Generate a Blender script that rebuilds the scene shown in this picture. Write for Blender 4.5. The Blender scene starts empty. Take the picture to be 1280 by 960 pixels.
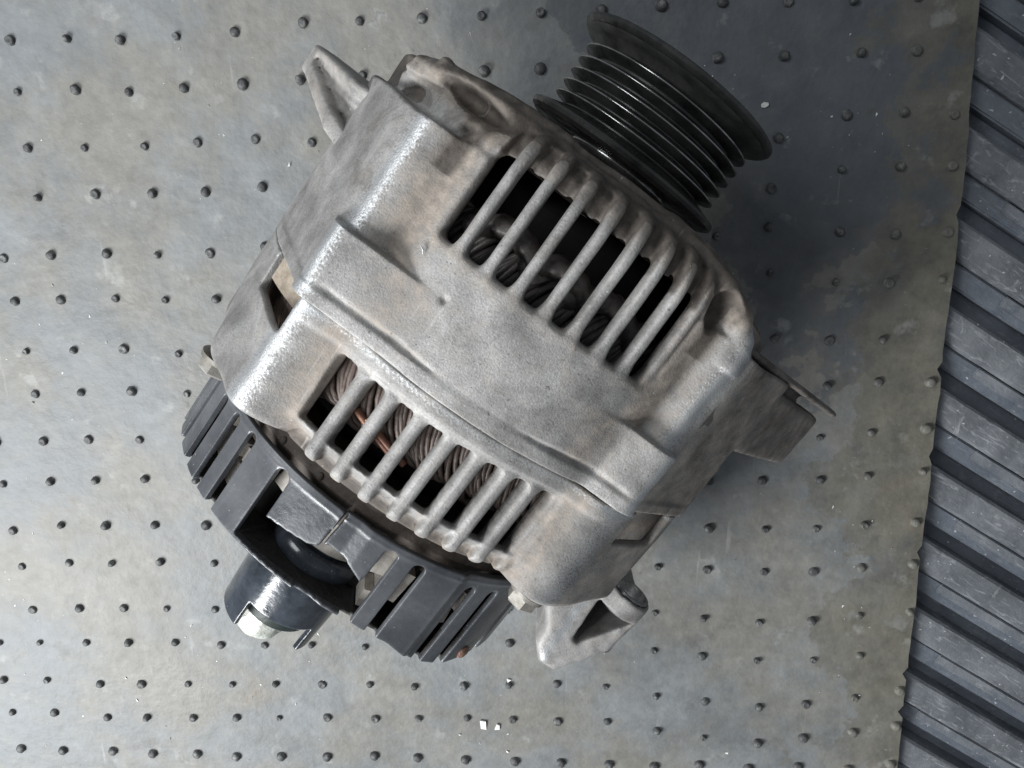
import bpy, math, random
import numpy as np
from mathutils import Matrix, Vector

# ------------------------------------------------------------------ scene, camera, light
MM = 0.001
scn = bpy.context.scene
col = scn.collection
random.seed(7)
rng = np.random.default_rng(7)

cam_data = bpy.data.cameras.new('camera')
cam = bpy.data.objects.new('camera', cam_data)
col.objects.link(cam)
cam_data.sensor_width = 36.0
cam_data.lens = 36.0 * 961.0 / 1280.0
cam_data.clip_start = 0.005
cam_data.clip_end = 50.0
cam.matrix_world = Matrix((
    (0.998052, -0.016834, 0.060073, 0.0),
    (0.0, 0.962908, 0.269830, 0.0),
    (-0.062387, -0.269304, 0.961032, 0.27416),
    (0, 0, 0, 1)))
scn.camera = cam

world = bpy.data.worlds.new('World')
scn.world = world
world.use_nodes = True
wbg = world.node_tree.nodes['Background']
wbg.inputs['Color'].default_value = (0.86, 0.93, 1.0, 1)
wbg.inputs['Strength'].default_value = 0.215

def area_lamp(name, loc, target, sx, sy, power, color):
    ld = bpy.data.lights.new(name, 'AREA')
    ld.shape = 'RECTANGLE'; ld.size = sx; ld.size_y = sy
    ld.energy = power; ld.color = color
    o = bpy.data.objects.new(name, ld); col.objects.link(o)
    o.location = loc
    d = Vector(target) - Vector(loc)
    o.rotation_euler = d.to_track_quat('-Z', 'Y').to_euler()
    return o

# the open side of the load bay: broad daylight from the lower left
area_lamp('daylight_opening', (-0.52, -0.40, 0.50), (-0.05, -0.07, 0.02), 0.34, 0.30, 9.9, (0.975, 0.99, 1.0))
area_lamp('side_opening', (-0.48, 0.26, 0.64), (-0.05, -0.06, 0.02), 0.34, 0.32, 2.9, (0.95, 0.98, 1.0))

scn.view_settings.view_transform = 'Standard'
scn.view_settings.look = 'None'
scn.view_settings.exposure = 0.0
scn.view_settings.gamma = 1.0

# ------------------------------------------------------------------ node helpers
def new_mat(name):
    m = bpy.data.materials.new(name); m.use_nodes = True
    nt = m.node_tree
    return m, nt, nt.nodes['Principled BSDF']

def N(nt, typ, **kw):
    n = nt.nodes.new(typ)
    for k, v in kw.items():
        if k.startswith('i_'):
            key = k[2:]
            key = int(key) if key.isdigit() else key.replace('_', ' ')
            n.inputs[key].default_value = v
        else:
            setattr(n, k, v)
    return n

def noise(nt, vec, scale, detail=4, rough=0.55, dist=0.0):
    n = N(nt, 'ShaderNodeTexNoise')
    n.inputs['Scale'].default_value = scale
    n.inputs['Detail'].default_value = detail
    n.inputs['Roughness'].default_value = rough
    n.inputs['Distortion'].default_value = dist
    nt.links.new(vec, n.inputs['Vector'])
    return n.outputs['Fac']

def ramp(nt, fac, stops, interp='LINEAR'):
    r = N(nt, 'ShaderNodeValToRGB')
    r.color_ramp.interpolation = interp
    el = r.color_ramp.elements
    while len(el) > 1: el.remove(el[-1])
    for i, (p, c) in enumerate(stops):
        e = el[0] if i == 0 else el.new(p)
        e.position = p
        e.color = (c, c, c, 1) if not hasattr(c, '__len__') else (*c, 1)
    nt.links.new(fac, r.inputs['Fac'])
    return r.outputs['Color']

def mixc(nt, fac, a, b, mode='MIX'):
    n = N(nt, 'ShaderNodeMix', data_type='RGBA', blend_type=mode)
    for sock, v in ((n.inputs[0], fac), (n.inputs[6], a), (n.inputs[7], b)):
        if hasattr(v, 'node'): nt.links.new(v, sock)
        elif hasattr(v, '__len__'): sock.default_value = (*v, 1)
        else: sock.default_value = v
    return n.outputs[2]

def math_(nt, op, a, b=0.0, clamp=False):
    n = N(nt, 'ShaderNodeMath', operation=op, use_clamp=clamp)
    for sock, v in ((n.inputs[0], a), (n.inputs[1], b)):
        if hasattr(v, 'node'): nt.links.new(v, sock)
        else: sock.default_value = v
    return n.outputs[0]

def bump(nt, height, strength, dist, normal=None):
    n = N(nt, 'ShaderNodeBump')
    n.inputs['Strength'].default_value = strength
    n.inputs['Distance'].default_value = dist
    nt.links.new(height, n.inputs['Height'])
    if normal is not None: nt.links.new(normal, n.inputs['Normal'])
    return n.outputs['Normal']

def objvec(nt):
    return N(nt, 'ShaderNodeTexCoord').outputs['Object']

# ------------------------------------------------------------------ materials
def cast_aluminium():
    m, nt, p = new_mat('cast_aluminium')
    v = objvec(nt)
    grain = noise(nt, v, 1900, 3, 0.65)
    mid = noise(nt, v, 320, 5, 0.6)
    big = noise(nt, v, 55, 5, 0.62, 0.6)
    blotch = noise(nt, v, 120, 6, 0.7, 0.3)
    att = N(nt, 'ShaderNodeAttribute', attribute_name='dirt').outputs['Fac']
    wor = N(nt, 'ShaderNodeAttribute', attribute_name='worn').outputs['Fac']
    base = ramp(nt, big, [(0.30, (0.185, 0.182, 0.178)), (0.50, (0.305, 0.301, 0.294)), (0.70, (0.42, 0.416, 0.408))])
    base = mixc(nt, 0.6, base, ramp(nt, blotch, [(0.3, (0.50, 0.48, 0.46)), (0.48, (0.92, 0.90, 0.89)), (0.66, (1.22, 1.21, 1.20))]), 'MULTIPLY')
    base = mixc(nt, 0.55, base, ramp(nt, grain, [(0.33, 0.62), (0.5, 0.98), (0.64, 1.16)]), 'MULTIPLY')
    pores = ramp(nt, noise(nt, v, 1050, 2, 0.6), [(0.26, 0.75), (0.33, 0.0)])
    base = mixc(nt, pores, base, (0.075, 0.068, 0.062))
    smear = ramp(nt, noise(nt, v, 38, 7, 0.72, 0.5), [(0.34, 0.6), (0.43, 0.0)])
    base = mixc(nt, smear, base, (0.135, 0.122, 0.112))
    # tan road dust settled in the hollows, broken up by noise
    dn = math_(nt, 'ADD', att, math_(nt, 'MULTIPLY', math_(nt, 'SUBTRACT', mid, 0.5), 1.1))
    dn2 = math_(nt, 'ADD', dn, math_(nt, 'MULTIPLY', math_(nt, 'SUBTRACT', big, 0.5), 0.9))
    dm = ramp(nt, dn2, [(0.22, 0.0), (0.85, 0.80)])
    dustc = ramp(nt, mid, [(0.3, (0.145, 0.115, 0.092)), (0.55, (0.31, 0.262, 0.218)), (0.75, (0.41, 0.36, 0.305))])
    base = mixc(nt, dm, base, dustc)
    gri = N(nt, 'ShaderNodeAttribute', attribute_name='grime_dark').outputs['Fac']
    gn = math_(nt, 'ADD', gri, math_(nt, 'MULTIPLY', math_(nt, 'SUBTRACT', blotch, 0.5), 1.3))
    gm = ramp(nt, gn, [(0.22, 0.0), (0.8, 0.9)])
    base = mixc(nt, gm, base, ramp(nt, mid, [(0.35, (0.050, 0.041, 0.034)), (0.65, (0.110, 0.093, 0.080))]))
    # rubbed bright metal on the crests
    wn = math_(nt, 'ADD', wor, math_(nt, 'MULTIPLY', math_(nt, 'SUBTRACT', grain, 0.5), 1.6))
    wm = ramp(nt, wn, [(0.42, 0.0), (0.78, 1.0)])
    base = mixc(nt, math_(nt, 'MULTIPLY', wm, 0.85), base, (0.56, 0.57, 0.58))
    # scratches: thin stretched noise
    mp = N(nt, 'ShaderNodeMapping'); nt.links.new(v, mp.inputs['Vector'])
    mp.inputs['Rotation'].default_value = (0.3, 0.5, 0.7); mp.inputs['Scale'].default_value = (900, 45, 300)
    sc = noise(nt, mp.outputs['Vector'], 1.0, 2, 0.5)
    scm = math_(nt, 'MULTIPLY', ramp(nt, sc, [(0.68, 0.0), (0.72, 1.0)]), ramp(nt, big, [(0.48, 0.0), (0.6, 0.22)]))
    base = mixc(nt, scm, base, (0.62, 0.61, 0.59))
    specks = ramp(nt, noise(nt, v, 900, 1, 0.5), [(0.79, 0.0), (0.82, 0.6)])
    base = mixc(nt, specks, base, (0.60, 0.59, 0.57))
    nt.links.new(base, p.inputs['Base Color'])
    met = math_(nt, 'ADD', math_(nt, 'MULTIPLY', math_(nt, 'SUBTRACT', 1.0, dm), 0.30), math_(nt, 'MULTIPLY', wm, 0.55), True)
    nt.links.new(met, p.inputs['Metallic'])
    ro = math_(nt, 'SUBTRACT', math_(nt, 'ADD', 0.62, math_(nt, 'MULTIPLY', dm, 0.25)), math_(nt, 'MULTIPLY', wm, 0.17))
    nt.links.new(ro, p.inputs['Roughness'])
    n1 = bump(nt, noise(nt, v, 2300, 2, 0.6), 0.34, 0.00030)
    n2 = bump(nt, mid, 0.13, 0.0009, n1)
    nt.links.new(n2, p.inputs['Normal'])
    return m

def simple(name, c0, c1, scale, rough, metal=0.0, bstr=0.2, bdist=0.0003, bscale=900, speck=None, rough2=None):
    m, nt, p = new_mat(name)
    v = objvec(nt)
    a = noise(nt, v, scale, 6, 0.65, 0.3)
    base = ramp(nt, a, [(0.32, c0), (0.68, c1)])
    if speck:
        s = math_(nt, 'MULTIPLY', ramp(nt, noise(nt, v, 1300, 1, 0.5), [(0.72, 0.0), (0.78, 0.8)]), ramp(nt, noise(nt, v, 60, 4, 0.6), [(0.46, 0.0), (0.6, 1.0)]))
        base = mixc(nt, s, base, speck)
    nt.links.new(base, p.inputs['Base Color'])
    p.inputs['Metallic'].default_value = metal
    if rough2 is None: p.inputs['Roughness'].default_value = rough
    else: nt.links.new(ramp(nt, noise(nt, v, scale * 2.3, 4, 0.6), [(0.35, rough), (0.65, rough2)]), p.inputs['Roughness'])
    nt.links.new(bump(nt, noise(nt, v, bscale, 3, 0.6), bstr, bdist), p.inputs['Normal'])
    return m

M_ALU = cast_aluminium()
M_PLASTIC = simple('black_plastic', (0.038, 0.041, 0.047), (0.125, 0.131, 0.141), 45, 0.24, 0.0, 0.25, 0.0003, 700, (0.36, 0.36, 0.35), 0.42)
M_GLOSS = simple('glossy_black_plastic', (0.008, 0.010, 0.014), (0.060, 0.070, 0.085), 90, 0.08, 0.0, 0.18, 0.0003, 500, (0.45, 0.46, 0.47), 0.24)
M_PULLEY = simple('black_pulley_paint', (0.013, 0.0135, 0.014), (0.055, 0.055, 0.053), 120, 0.2, 0.15, 0.12, 0.0002, 800, (0.11, 0.11, 0.11), 0.48)
M_DUSTY = simple('dusty_pulley_channel', (0.030, 0.031, 0.029), (0.085, 0.087, 0.080), 160, 0.35, 0.1, 0.2, 0.0002, 800, (0.18, 0.18, 0.17), 0.5)
M_STEEL = simple('worn_steel', (0.16, 0.16, 0.16), (0.50, 0.50, 0.50), 160, 0.18, 0.9, 0.2, 0.0002, 900)
M_BOLT = simple('zinc_bolt', (0.20, 0.185, 0.16), (0.38, 0.36, 0.33), 260, 0.5, 0.4, 0.3, 0.0003, 900)
M_TERMINAL = simple('dull_tin_terminal', (0.40, 0.41, 0.36), (0.80, 0.81, 0.76), 500, 0.38, 0.35, 0.8, 0.0006, 420)
M_WIRE = simple('dusty_winding', (0.060, 0.043, 0.036), (0.20, 0.155, 0.135), 300, 0.5, 0.1, 0.3, 0.0003, 900)
M_WIREDARK = simple('dark_winding', (0.030, 0.026, 0.024), (0.115, 0.100, 0.092), 300, 0.42, 0.1, 0.3, 0.0003, 900, (0.25, 0.25, 0.24))
M_COPPER = simple('bare_copper', (0.12, 0.055, 0.035), (0.27, 0.13, 0.085), 300, 0.5, 0.3, 0.2, 0.0003, 900)
M_CORE = simple('tan_stator_core', (0.20, 0.16, 0.12), (0.42, 0.36, 0.29), 240, 0.75, 0.0, 0.5, 0.0005, 700)
M_DARK = simple('near_black_interior', (0.006, 0.006, 0.006), (0.018, 0.017, 0.016), 200, 0.7)  # near-black tone for the rotor and brush housing
M_PLASTIC_SHADE = simple('shaded_black_plastic', (0.012, 0.012, 0.012), (0.035, 0.033, 0.031), 160, 0.6, 0.0, 0.6, 0.0005, 500)  # darker copy of the cover plastic, shade inside the mouth put into colour
M_BROWN = simple('dirty_heat_sink', (0.035, 0.027, 0.022), (0.10, 0.08, 0.066), 160, 0.7, 0.1, 0.6, 0.0006, 500, (0.20, 0.17, 0.14))
M_DIODE = simple('beige_diode', (0.25, 0.225, 0.20), (0.45, 0.42, 0.38), 300, 0.6, 0.1)
M_RUST = simple('rusty_screw', (0.10, 0.045, 0.03), (0.33, 0.21, 0.16), 700, 0.8, 0.1, 0.8, 0.0006, 600)
M_SCR = simple('bright_scratch', (0.5, 0.5, 0.5), (0.7, 0.7, 0.7), 900, 0.5, 0.3)
M_FLAKE = simple('white_paint_flake', (0.62, 0.62, 0.60), (0.82, 0.82, 0.80), 400, 0.6)

def mat_rubber():
    m, nt, p = new_mat('worn_rubber_sheet')
    v = N(nt, 'ShaderNodeTexCoord').outputs['Object']
    sep = N(nt, 'ShaderNodeSeparateXYZ'); nt.links.new(v, sep.inputs[0])
    x = sep.outputs[0]; y = sep.outputs[1]
    big = noise(nt, v, 9, 6, 0.62)
    med = noise(nt, v, 34, 8, 0.70)
    fine = noise(nt, v, 160, 5, 0.65)
    grain = noise(nt, v, 1200, 2, 0.6)
    base = ramp(nt, med, [(0.28, (0.105, 0.113, 0.119)), (0.5, (0.162, 0.172, 0.178)), (0.72, (0.226, 0.238, 0.245))])
    base = mixc(nt, 0.5, base, ramp(nt, fine, [(0.3, 0.80), (0.5, 1.0), (0.7, 1.16)]), 'MULTIPLY')
    # dry brown film, in clouds
    cl = ramp(nt, noise(nt, v, 15, 8, 0.68), [(0.42, 0.0), (0.58, 0.72)])
    base = mixc(nt, cl, base, ramp(nt, fine, [(0.3, (0.150, 0.141, 0.118)), (0.7, (0.222, 0.211, 0.182))]))
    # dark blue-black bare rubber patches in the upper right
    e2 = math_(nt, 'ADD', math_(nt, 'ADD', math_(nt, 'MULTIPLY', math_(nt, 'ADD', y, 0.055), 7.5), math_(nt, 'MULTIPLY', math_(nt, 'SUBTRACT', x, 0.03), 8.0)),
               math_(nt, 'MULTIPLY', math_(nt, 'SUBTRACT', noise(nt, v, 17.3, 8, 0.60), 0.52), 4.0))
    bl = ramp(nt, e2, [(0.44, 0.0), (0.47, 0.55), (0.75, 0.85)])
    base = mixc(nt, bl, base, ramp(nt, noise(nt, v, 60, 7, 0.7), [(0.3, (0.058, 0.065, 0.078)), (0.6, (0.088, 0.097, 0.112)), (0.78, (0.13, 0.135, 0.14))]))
    # oily olive-brown stain along the right edge with ragged borders
    sx = math_(nt, 'ADD', math_(nt, 'MULTIPLY', math_(nt, 'SUBTRACT', x, 0.100), 13.0), math_(nt, 'MULTIPLY', math_(nt, 'SUBTRACT', y, -0.06), 0.7))
    e1 = math_(nt, 'ADD', sx, math_(nt, 'MULTIPLY', math_(nt, 'SUBTRACT', noise(nt, v, 22, 8, 0.66), 0.5), 2.0))
    st = ramp(nt, e1, [(0.05, 0.0), (0.09, 0.55), (0.4, 0.92)])
    st = math_(nt, 'MULTIPLY', st, ramp(nt, noise(nt, v, 19, 8, 0.62), [(0.40, 0.15), (0.425, 0.85), (0.6, 1.0)]))
    stc = ramp(nt, noise(nt, v, 75, 7, 0.72), [(0.28, (0.062, 0.060, 0.050)), (0.5, (0.122, 0.113, 0.088)), (0.66, (0.165, 0.155, 0.125)), (0.8, (0.21, 0.20, 0.17))])
    base = mixc(nt, st, base, stc)
    # white dust specks and scuffs
    sp = ramp(nt, noise(nt, v, 900, 1, 0.5), [(0.80, 0.0), (0.84, 0.7)])
    base = mixc(nt, sp, base, (0.50, 0.50, 0.49))
    mp = N(nt, 'ShaderNodeMapping'); nt.links.new(v, mp.inputs['Vector'])
    mp.inputs['Rotation'].default_value = (0, 0, 0.55); mp.inputs['Scale'].default_value = (260, 24, 1)
    sc = ramp(nt, noise(nt, mp.outputs['Vector'], 1.0, 3, 0.5), [(0.69, 0.0), (0.76, 0.35)])
    base = mixc(nt, sc, base, (0.36, 0.36, 0.35))
    wear = ramp(nt, noise(nt, v, 70, 5, 0.6), [(0.62, 0.0), (0.70, 0.36)])
    base = mixc(nt, wear, base, (0.36, 0.365, 0.35))
    blot = ramp(nt, noise(nt, v, 42, 8, 0.7), [(0.33, 0.50), (0.42, 0.0)])
    base = mixc(nt, blot, base, (0.105, 0.103, 0.095))
    rst = math_(nt, 'MULTIPLY', ramp(nt, noise(nt, v, 26, 7, 0.7), [(0.58, 0.0), (0.66, 0.5)]), ramp(nt, big, [(0.45, 0.0), (0.6, 1.0)]))
    base = mixc(nt, rst, base, (0.20, 0.165, 0.125))
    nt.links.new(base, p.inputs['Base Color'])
    nt.links.new(ramp(nt, med, [(0.3, 0.50), (0.7, 0.68)]), p.inputs['Roughness'])
    n1 = bump(nt, grain, 0.25, 0.0003)
    n2 = bump(nt, fine, 0.30, 0.0008, n1)
    n3 = bump(nt, big, 0.35, 0.010, n2)
    nt.links.new(n3, p.inputs['Normal'])
    return m

def mat_stud():
    m, nt, p = new_mat('rubber_stud')
    v = N(nt, 'ShaderNodeNewGeometry').outputs['Position']
    sep = N(nt, 'ShaderNodeSeparateXYZ'); nt.links.new(v, sep.inputs[0])
    f = noise(nt, v, 420, 4, 0.65)
    base = ramp(nt, f, [(0.3, (0.028, 0.029, 0.030)), (0.55, (0.082, 0.085, 0.086)), (0.74, (0.25, 0.25, 0.24))])
    ed = ramp(nt, sep.outputs[0], [(0.10, 0.0), (0.14, 0.6)])
    base = mixc(nt, ed, base, (0.20, 0.19, 0.155))
    nt.links.new(base, p.inputs['Base Color'])
    p.inputs['Roughness'].default_value = 0.6
    nt.links.new(bump(nt, noise(nt, v, 700, 3, 0.6), 0.5, 0.0006), p.inputs['Normal'])
    return m

def mat_liner(name, c0, c1, scr):
    m, nt, p = new_mat(name)
    rot = N(nt, 'ShaderNodeMapping'); rot.inputs['Rotation'].default_value = (0, 0, 0.541)
    nt.links.new(N(nt, 'ShaderNodeNewGeometry').outputs['Position'], rot.inputs['Vector'])
    v = rot.outputs['Vector']
    a = noise(nt, v, 60, 6, 0.68, 0.2)
    base = ramp(nt, a, [(0.3, c0), (0.7, c1)])
    mp = N(nt, 'ShaderNodeMapping'); nt.links.new(v, mp.inputs['Vector'])
    mp.inputs['Scale'].default_value = (120, 700, 400)
    s1 = ramp(nt, noise(nt, mp.outputs['Vector'], 1.0, 4, 0.6, 1.0), [(0.56, 0.0), (0.74, scr)])
    base = mixc(nt, s1, base, (0.30, 0.31, 0.33))
    sm = ramp(nt, noise(nt, v, 95, 5, 0.7, 1.2), [(0.60, 0.0), (0.76, scr)])
    base = mixc(nt, sm, base, (0.34, 0.35, 0.36))
    sp = ramp(nt, noise(nt, v, 700, 0, 0.5), [(0.82, 0.0), (0.84, 0.8)])
    base = mixc(nt, sp, base, (0.45, 0.46, 0.47))
    nt.links.new(base, p.inputs['Base Color'])
    nt.links.new(ramp(nt, a, [(0.3, 0.42), (0.7, 0.62)]), p.inputs['Roughness'])
    nt.links.new(bump(nt, noise(nt, v, 500, 5, 0.7), 0.45, 0.0008), p.inputs['Normal'])
    return m

M_RUBBER = mat_rubber(); M_STUD = mat_stud()
M_RIB = mat_liner('scratched_liner_rib', (0.072, 0.079, 0.090), (0.180, 0.190, 0.206), 1.0)
M_VALLEY = mat_liner('liner_floor', (0.082, 0.094, 0.114), (0.150, 0.168, 0.195), 0.4)

M_STRIP = mat_liner('scuffed_liner_strip', (0.10, 0.112, 0.13), (0.21, 0.22, 0.24), 0.6)

# ------------------------------------------------------------------ object helpers
def link(name, me, mat=None, parent=None, smooth=True):
    o = bpy.data.objects.new(name, me); col.objects.link(o)
    if mat is not None and not me.materials: me.materials.append(mat)
    if smooth and len(me.polygons): me.polygons.foreach_set('use_smooth', np.ones(len(me.polygons), bool))
    if parent is not None: o.parent = parent
    return o

def mesh_np(name, V, Q, normals=None, attrs=None):
    """V in mm (n,3); Q (m,3|4) int."""
    me = bpy.data.meshes.new(name)
    V = np.asarray(V, np.float32) * MM
    Q = np.asarray(Q, np.int32); k = Q.shape[1]
    me.vertices.add(len(V)); me.vertices.foreach_set('co', V.ravel())
    me.loops.add(Q.size); me.loops.foreach_set('vertex_index', Q.ravel())
    me.polygons.add(len(Q)); me.polygons.foreach_set('loop_start', np.arange(0, Q.size, k, dtype=np.int32))
    me.polygons.foreach_set('use_smooth', np.ones(len(Q), bool))
    if attrs:
        for an, av in attrs.items():
            at = me.attributes.new(an, 'FLOAT', 'POINT'); at.data.foreach_set('value', av.astype(np.float32))
    me.update(calc_edges=True)
    if normals is not None:
        me.normals_split_custom_set_from_vertices(normals.astype(np.float32))
    return me

def surfnet(F, A0, A1, A2, smooth=1):
    """Naive surface nets: F<0 is inside.  Returns grid-space coords (n,3) and quads."""
    S = F < 0
    n0, n1, n2 = F.shape
    cnt = np.zeros((n0-1, n1-1, n2-1), np.int8)
    for a in (0, 1):
        for b in (0, 1):
            for c in (0, 1):
                cnt += S[a:n0-1+a, b:n1-1+b, c:n2-1+c]
    act = (cnt > 0) & (cnt < 8)
    I = np.argwhere(act)
    vid = np.full(act.shape, -1, np.int32); vid[act] = np.arange(len(I))
    i, j, k = I.T
    acc = np.zeros((len(I), 3)); w = np.zeros(len(I))
    corners = {(a, b, c): F[i+a, j+b, k+c] for a in (0, 1) for b in (0, 1) for c in (0, 1)}
    for ax in range(3):
        for p in (0, 1):
            for q in (0, 1):
                o = [p, q]; o.insert(ax, 0); o0 = tuple(o); o[ax] = 1; o1 = tuple(o)
                f0, f1 = corners[o0], corners[o1]
                mk = (f0 < 0) != (f1 < 0)
                t = np.where(mk, f0 / np.where(mk, f0 - f1, 1), 0)
                pos = np.tile(np.array(o0, float), (len(I), 1)); pos[:, ax] += t
                acc[mk] += pos[mk]; w[mk] += 1
    g = acc / w[:, None]
    out = np.empty((len(I), 3))
    for d, (A, idx) in enumerate(((A0, i), (A1, j), (A2, k))):
        out[:, d] = A[idx] + g[:, d] * (A[idx+1] - A[idx])
    quads = []
    def add(e, a, b, c, d, flip):
        q = np.stack([a, b, c, d], 1)
        ok = (q >= 0).all(1)
        q = q[ok]; fl = flip[ok]
        q[fl] = q[fl][:, ::-1]
        quads.append(q)
    e = np.argwhere(S[:-1, 1:-1, 1:-1] != S[1:, 1:-1, 1:-1]); x, y, z = e[:, 0], e[:, 1]+1, e[:, 2]+1
    add(e, vid[x, y-1, z-1], vid[x, y, z-1], vid[x, y, z], vid[x, y-1, z], ~S[x, y, z])
    e = np.argwhere(S[1:-1, :-1, 1:-1] != S[1:-1, 1:, 1:-1]); x, y, z = e[:, 0]+1, e[:, 1], e[:, 2]+1
    add(e, vid[x-1, y, z-1], vid[x-1, y, z], vid[x, y, z], vid[x, y, z-1], ~S[x, y, z])
    e = np.argwhere(S[1:-1, 1:-1, :-1] != S[1:-1, 1:-1, 1:]); x, y, z = e[:, 0]+1, e[:, 1]+1, e[:, 2]
    add(e, vid[x-1, y-1, z], vid[x, y-1, z], vid[x, y, z], vid[x-1, y, z], ~S[x, y, z])
    Q = np.concatenate(quads)
    return out, Q

def relax(V, Q, it=1, lam=0.5):
    for _ in range(it):
        acc = np.zeros_like(V); w = np.zeros(len(V))
        for a in range(4):
            b = (a + 1) % 4
            np.add.at(acc, Q[:, a], V[Q[:, b]]); np.add.at(w, Q[:, a], 1)
            np.add.at(acc, Q[:, b], V[Q[:, a]]); np.add.at(w, Q[:, b], 1)
        V = V + lam * (acc / np.maximum(w, 1)[:, None] - V)
    return V

def vnormals(V, Q):
    fn = np.cross(V[Q[:, 2]] - V[Q[:, 0]], V[Q[:, 3]] - V[Q[:, 1]])
    n = np.zeros_like(V)
    for a in range(4): np.add.at(n, Q[:, a], fn)
    l = np.linalg.norm(n, axis=1, keepdims=True)
    return n / np.maximum(l, 1e-9)

def cyl2xyz(P):
    s, ph, r = P.T
    ph = np.radians(ph)
    return np.stack([r*np.sin(ph), s, r*np.cos(ph)], 1)

def orient(V, Q, mid=None):
    """make quads face outwards using signed volume"""
    vol = np.einsum('ij,ij->i', V[Q[:, 0]], np.cross(V[Q[:, 1]], V[Q[:, 2]])).sum() + \
          np.einsum('ij,ij->i', V[Q[:, 0]], np.cross(V[Q[:, 2]], V[Q[:, 3]])).sum()
    return Q if vol > 0 else Q[:, ::-1]

def split_parts(base_name, V, Q, labels_of_face, mat, parent, part_names, attrs=None, special=None):
    """one object per face label; label 0 is the body.  Returns body, children under the body."""
    Nn = vnormals(V, Q)
    objs = {}
    for lb in sorted(set(labels_of_face.tolist())):
        q = Q[labels_of_face == lb]
        used, inv = np.unique(q, return_inverse=True)
        me = mesh_np(base_name if lb == 0 else part_names, V[used], inv.reshape(q.shape), Nn[used],
                     {k: v[used] for k, v in (attrs or {}).items()})
        objs[lb] = (base_name if lb == 0 else part_names, me)
    body = link(objs[0][0], objs[0][1], mat, parent, False)
    for lb, (nm, me) in objs.items():
        if lb:
            if special and lb in special: nm, m2 = special[lb]; me.name = nm
            else: m2 = mat
            link(nm, me, m2, body, False)
    return body

def smin(a, b, k):
    h = np.clip(0.5 + 0.5*(b-a)/k, 0, 1)
    return b + (a-b)*h - k*h*(1-h)
def smax(a, b, k): return -smin(-a, -b, k)
def sstep(x, a, b):
    t = np.clip((x-a)/(b-a), 0, 1); return t*t*(3-2*t)
def rbox2(x, y, hx, hy, r):
    qx = np.abs(x) - hx + r; qy = np.abs(y) - hy + r
    return np.minimum(np.maximum(qx, qy), 0) + np.sqrt(np.maximum(qx, 0)**2 + np.maximum(qy, 0)**2) - r

def lathe(profile, n=96, axis_x=0.0, axis_z=0.0, closed=False, a0=0.0, a1=360.0):
    """profile [(s, r)] in mm round the machine's axis (local Y)."""
    P = np.array(profile, float); m = len(P)
    full = abs(a1 - a0 - 360) < 1e-6
    ang = np.radians(np.linspace(a0, a1, n, endpoint=not full)); na = len(ang)
    V = np.stack([(P[None, :, 1]*np.sin(ang)[:, None] + axis_x), np.broadcast_to(P[None, :, 0], (na, m)),
                  (P[None, :, 1]*np.cos(ang)[:, None] + axis_z)], 2).reshape(-1, 3)
    Q = []
    for i in range(na if full else na-1):
        j = (i+1) % na
        for k in range(m if closed else m-1):
            l = (k+1) % m
            Q.append((i*m+k, i*m+l, j*m+l, j*m+k))
    return V, np.array(Q)

def tube(path, rad, sides=8, caps=True):
    P = np.array(path, float); n = len(P)
    T = np.gradient(P, axis=0); T /= np.linalg.norm(T, axis=1)[:, None]
    up = np.array([0.3, 0.2, 0.93]); V = []
    rad = np.broadcast_to(rad, (n,))
    for i in range(n):
        x = np.cross(T[i], up); x /= np.linalg.norm(x); y = np.cross(x, T[i])
        for k in range(sides):
            t = 2*math.pi*k/sides
            V.append(P[i] + rad[i]*(x*math.cos(t) + y*math.sin(t)))
    Q = []
    for i in range(n-1):
        for k in range(sides):
            l = (k+1) % sides
            Q.append((i*sides+k, i*sides+l, (i+1)*sides+l, (i+1)*sides+k))
    return np.array(V), np.array(Q)

def join(parts):
    V = []; Q = []; o = 0
    for v, q in parts:
        V.append(v); Q.append(q + o); o += len(v)
    return np.concatenate(V), np.concatenate(Q)

def flat_shade(o, deg=35):
    me = o.data
    me.polygons.foreach_set('use_smooth', np.ones(len(me.polygons), bool))
    with_angle = math.radians(deg)
    me.calc_loop_triangles()
    # sharp edges by angle
    import bmesh
    bm = bmesh.new(); bm.from_mesh(me)
    bmesh.ops.recalc_face_normals(bm, faces=bm.faces)
    for e in bm.edges:
        if len(e.link_faces) == 2 and e.calc_face_angle(0) > with_angle: e.smooth = False
    bm.to_mesh(me); bm.free()

def bm_obj(name, build, mat, parent=None, bevel=0.0, segs=2, sharp=35):
    import bmesh
    bm = bmesh.new(); build(bm)
    if bevel > 0:
        bmesh.ops.bevel(bm, geom=[e for e in bm.edges if len(e.link_faces) == 2 and e.calc_face_angle(0) > 0.5],
                        offset=bevel*MM, segments=segs, affect='EDGES', profile=0.6)
    bmesh.ops.recalc_face_normals(bm, faces=bm.faces)
    me = bpy.data.meshes.new(name); bm.to_mesh(me); bm.free()
    o = link(name, me, mat, parent)
    flat_shade(o, sharp)
    return o

def prism(bm, poly, z0, z1):
    """poly [(x,y)] mm extruded along z in mm"""
    b = [bm.verts.new((x*MM, y*MM, z0*MM)) for x, y in poly]
    t = [bm.verts.new((x*MM, y*MM, z1*MM)) for x, y in poly]
    bm.faces.new(b[::-1]); bm.faces.new(t)
    n = len(poly)
    for i in range(n): bm.faces.new((b[i], b[(i+1) % n], t[(i+1) % n], t[i]))

# ------------------------------------------------------------------ the ground: ribbed bed liner, studded rubber sheet
def thing(name, label, cat, group=None):
    o = bpy.data.objects.new(name, None); col.objects.link(o)
    o.empty_display_size = 0.02
    o['label'] = label; o['category'] = cat
    if group: o['group'] = group
    return o

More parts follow.
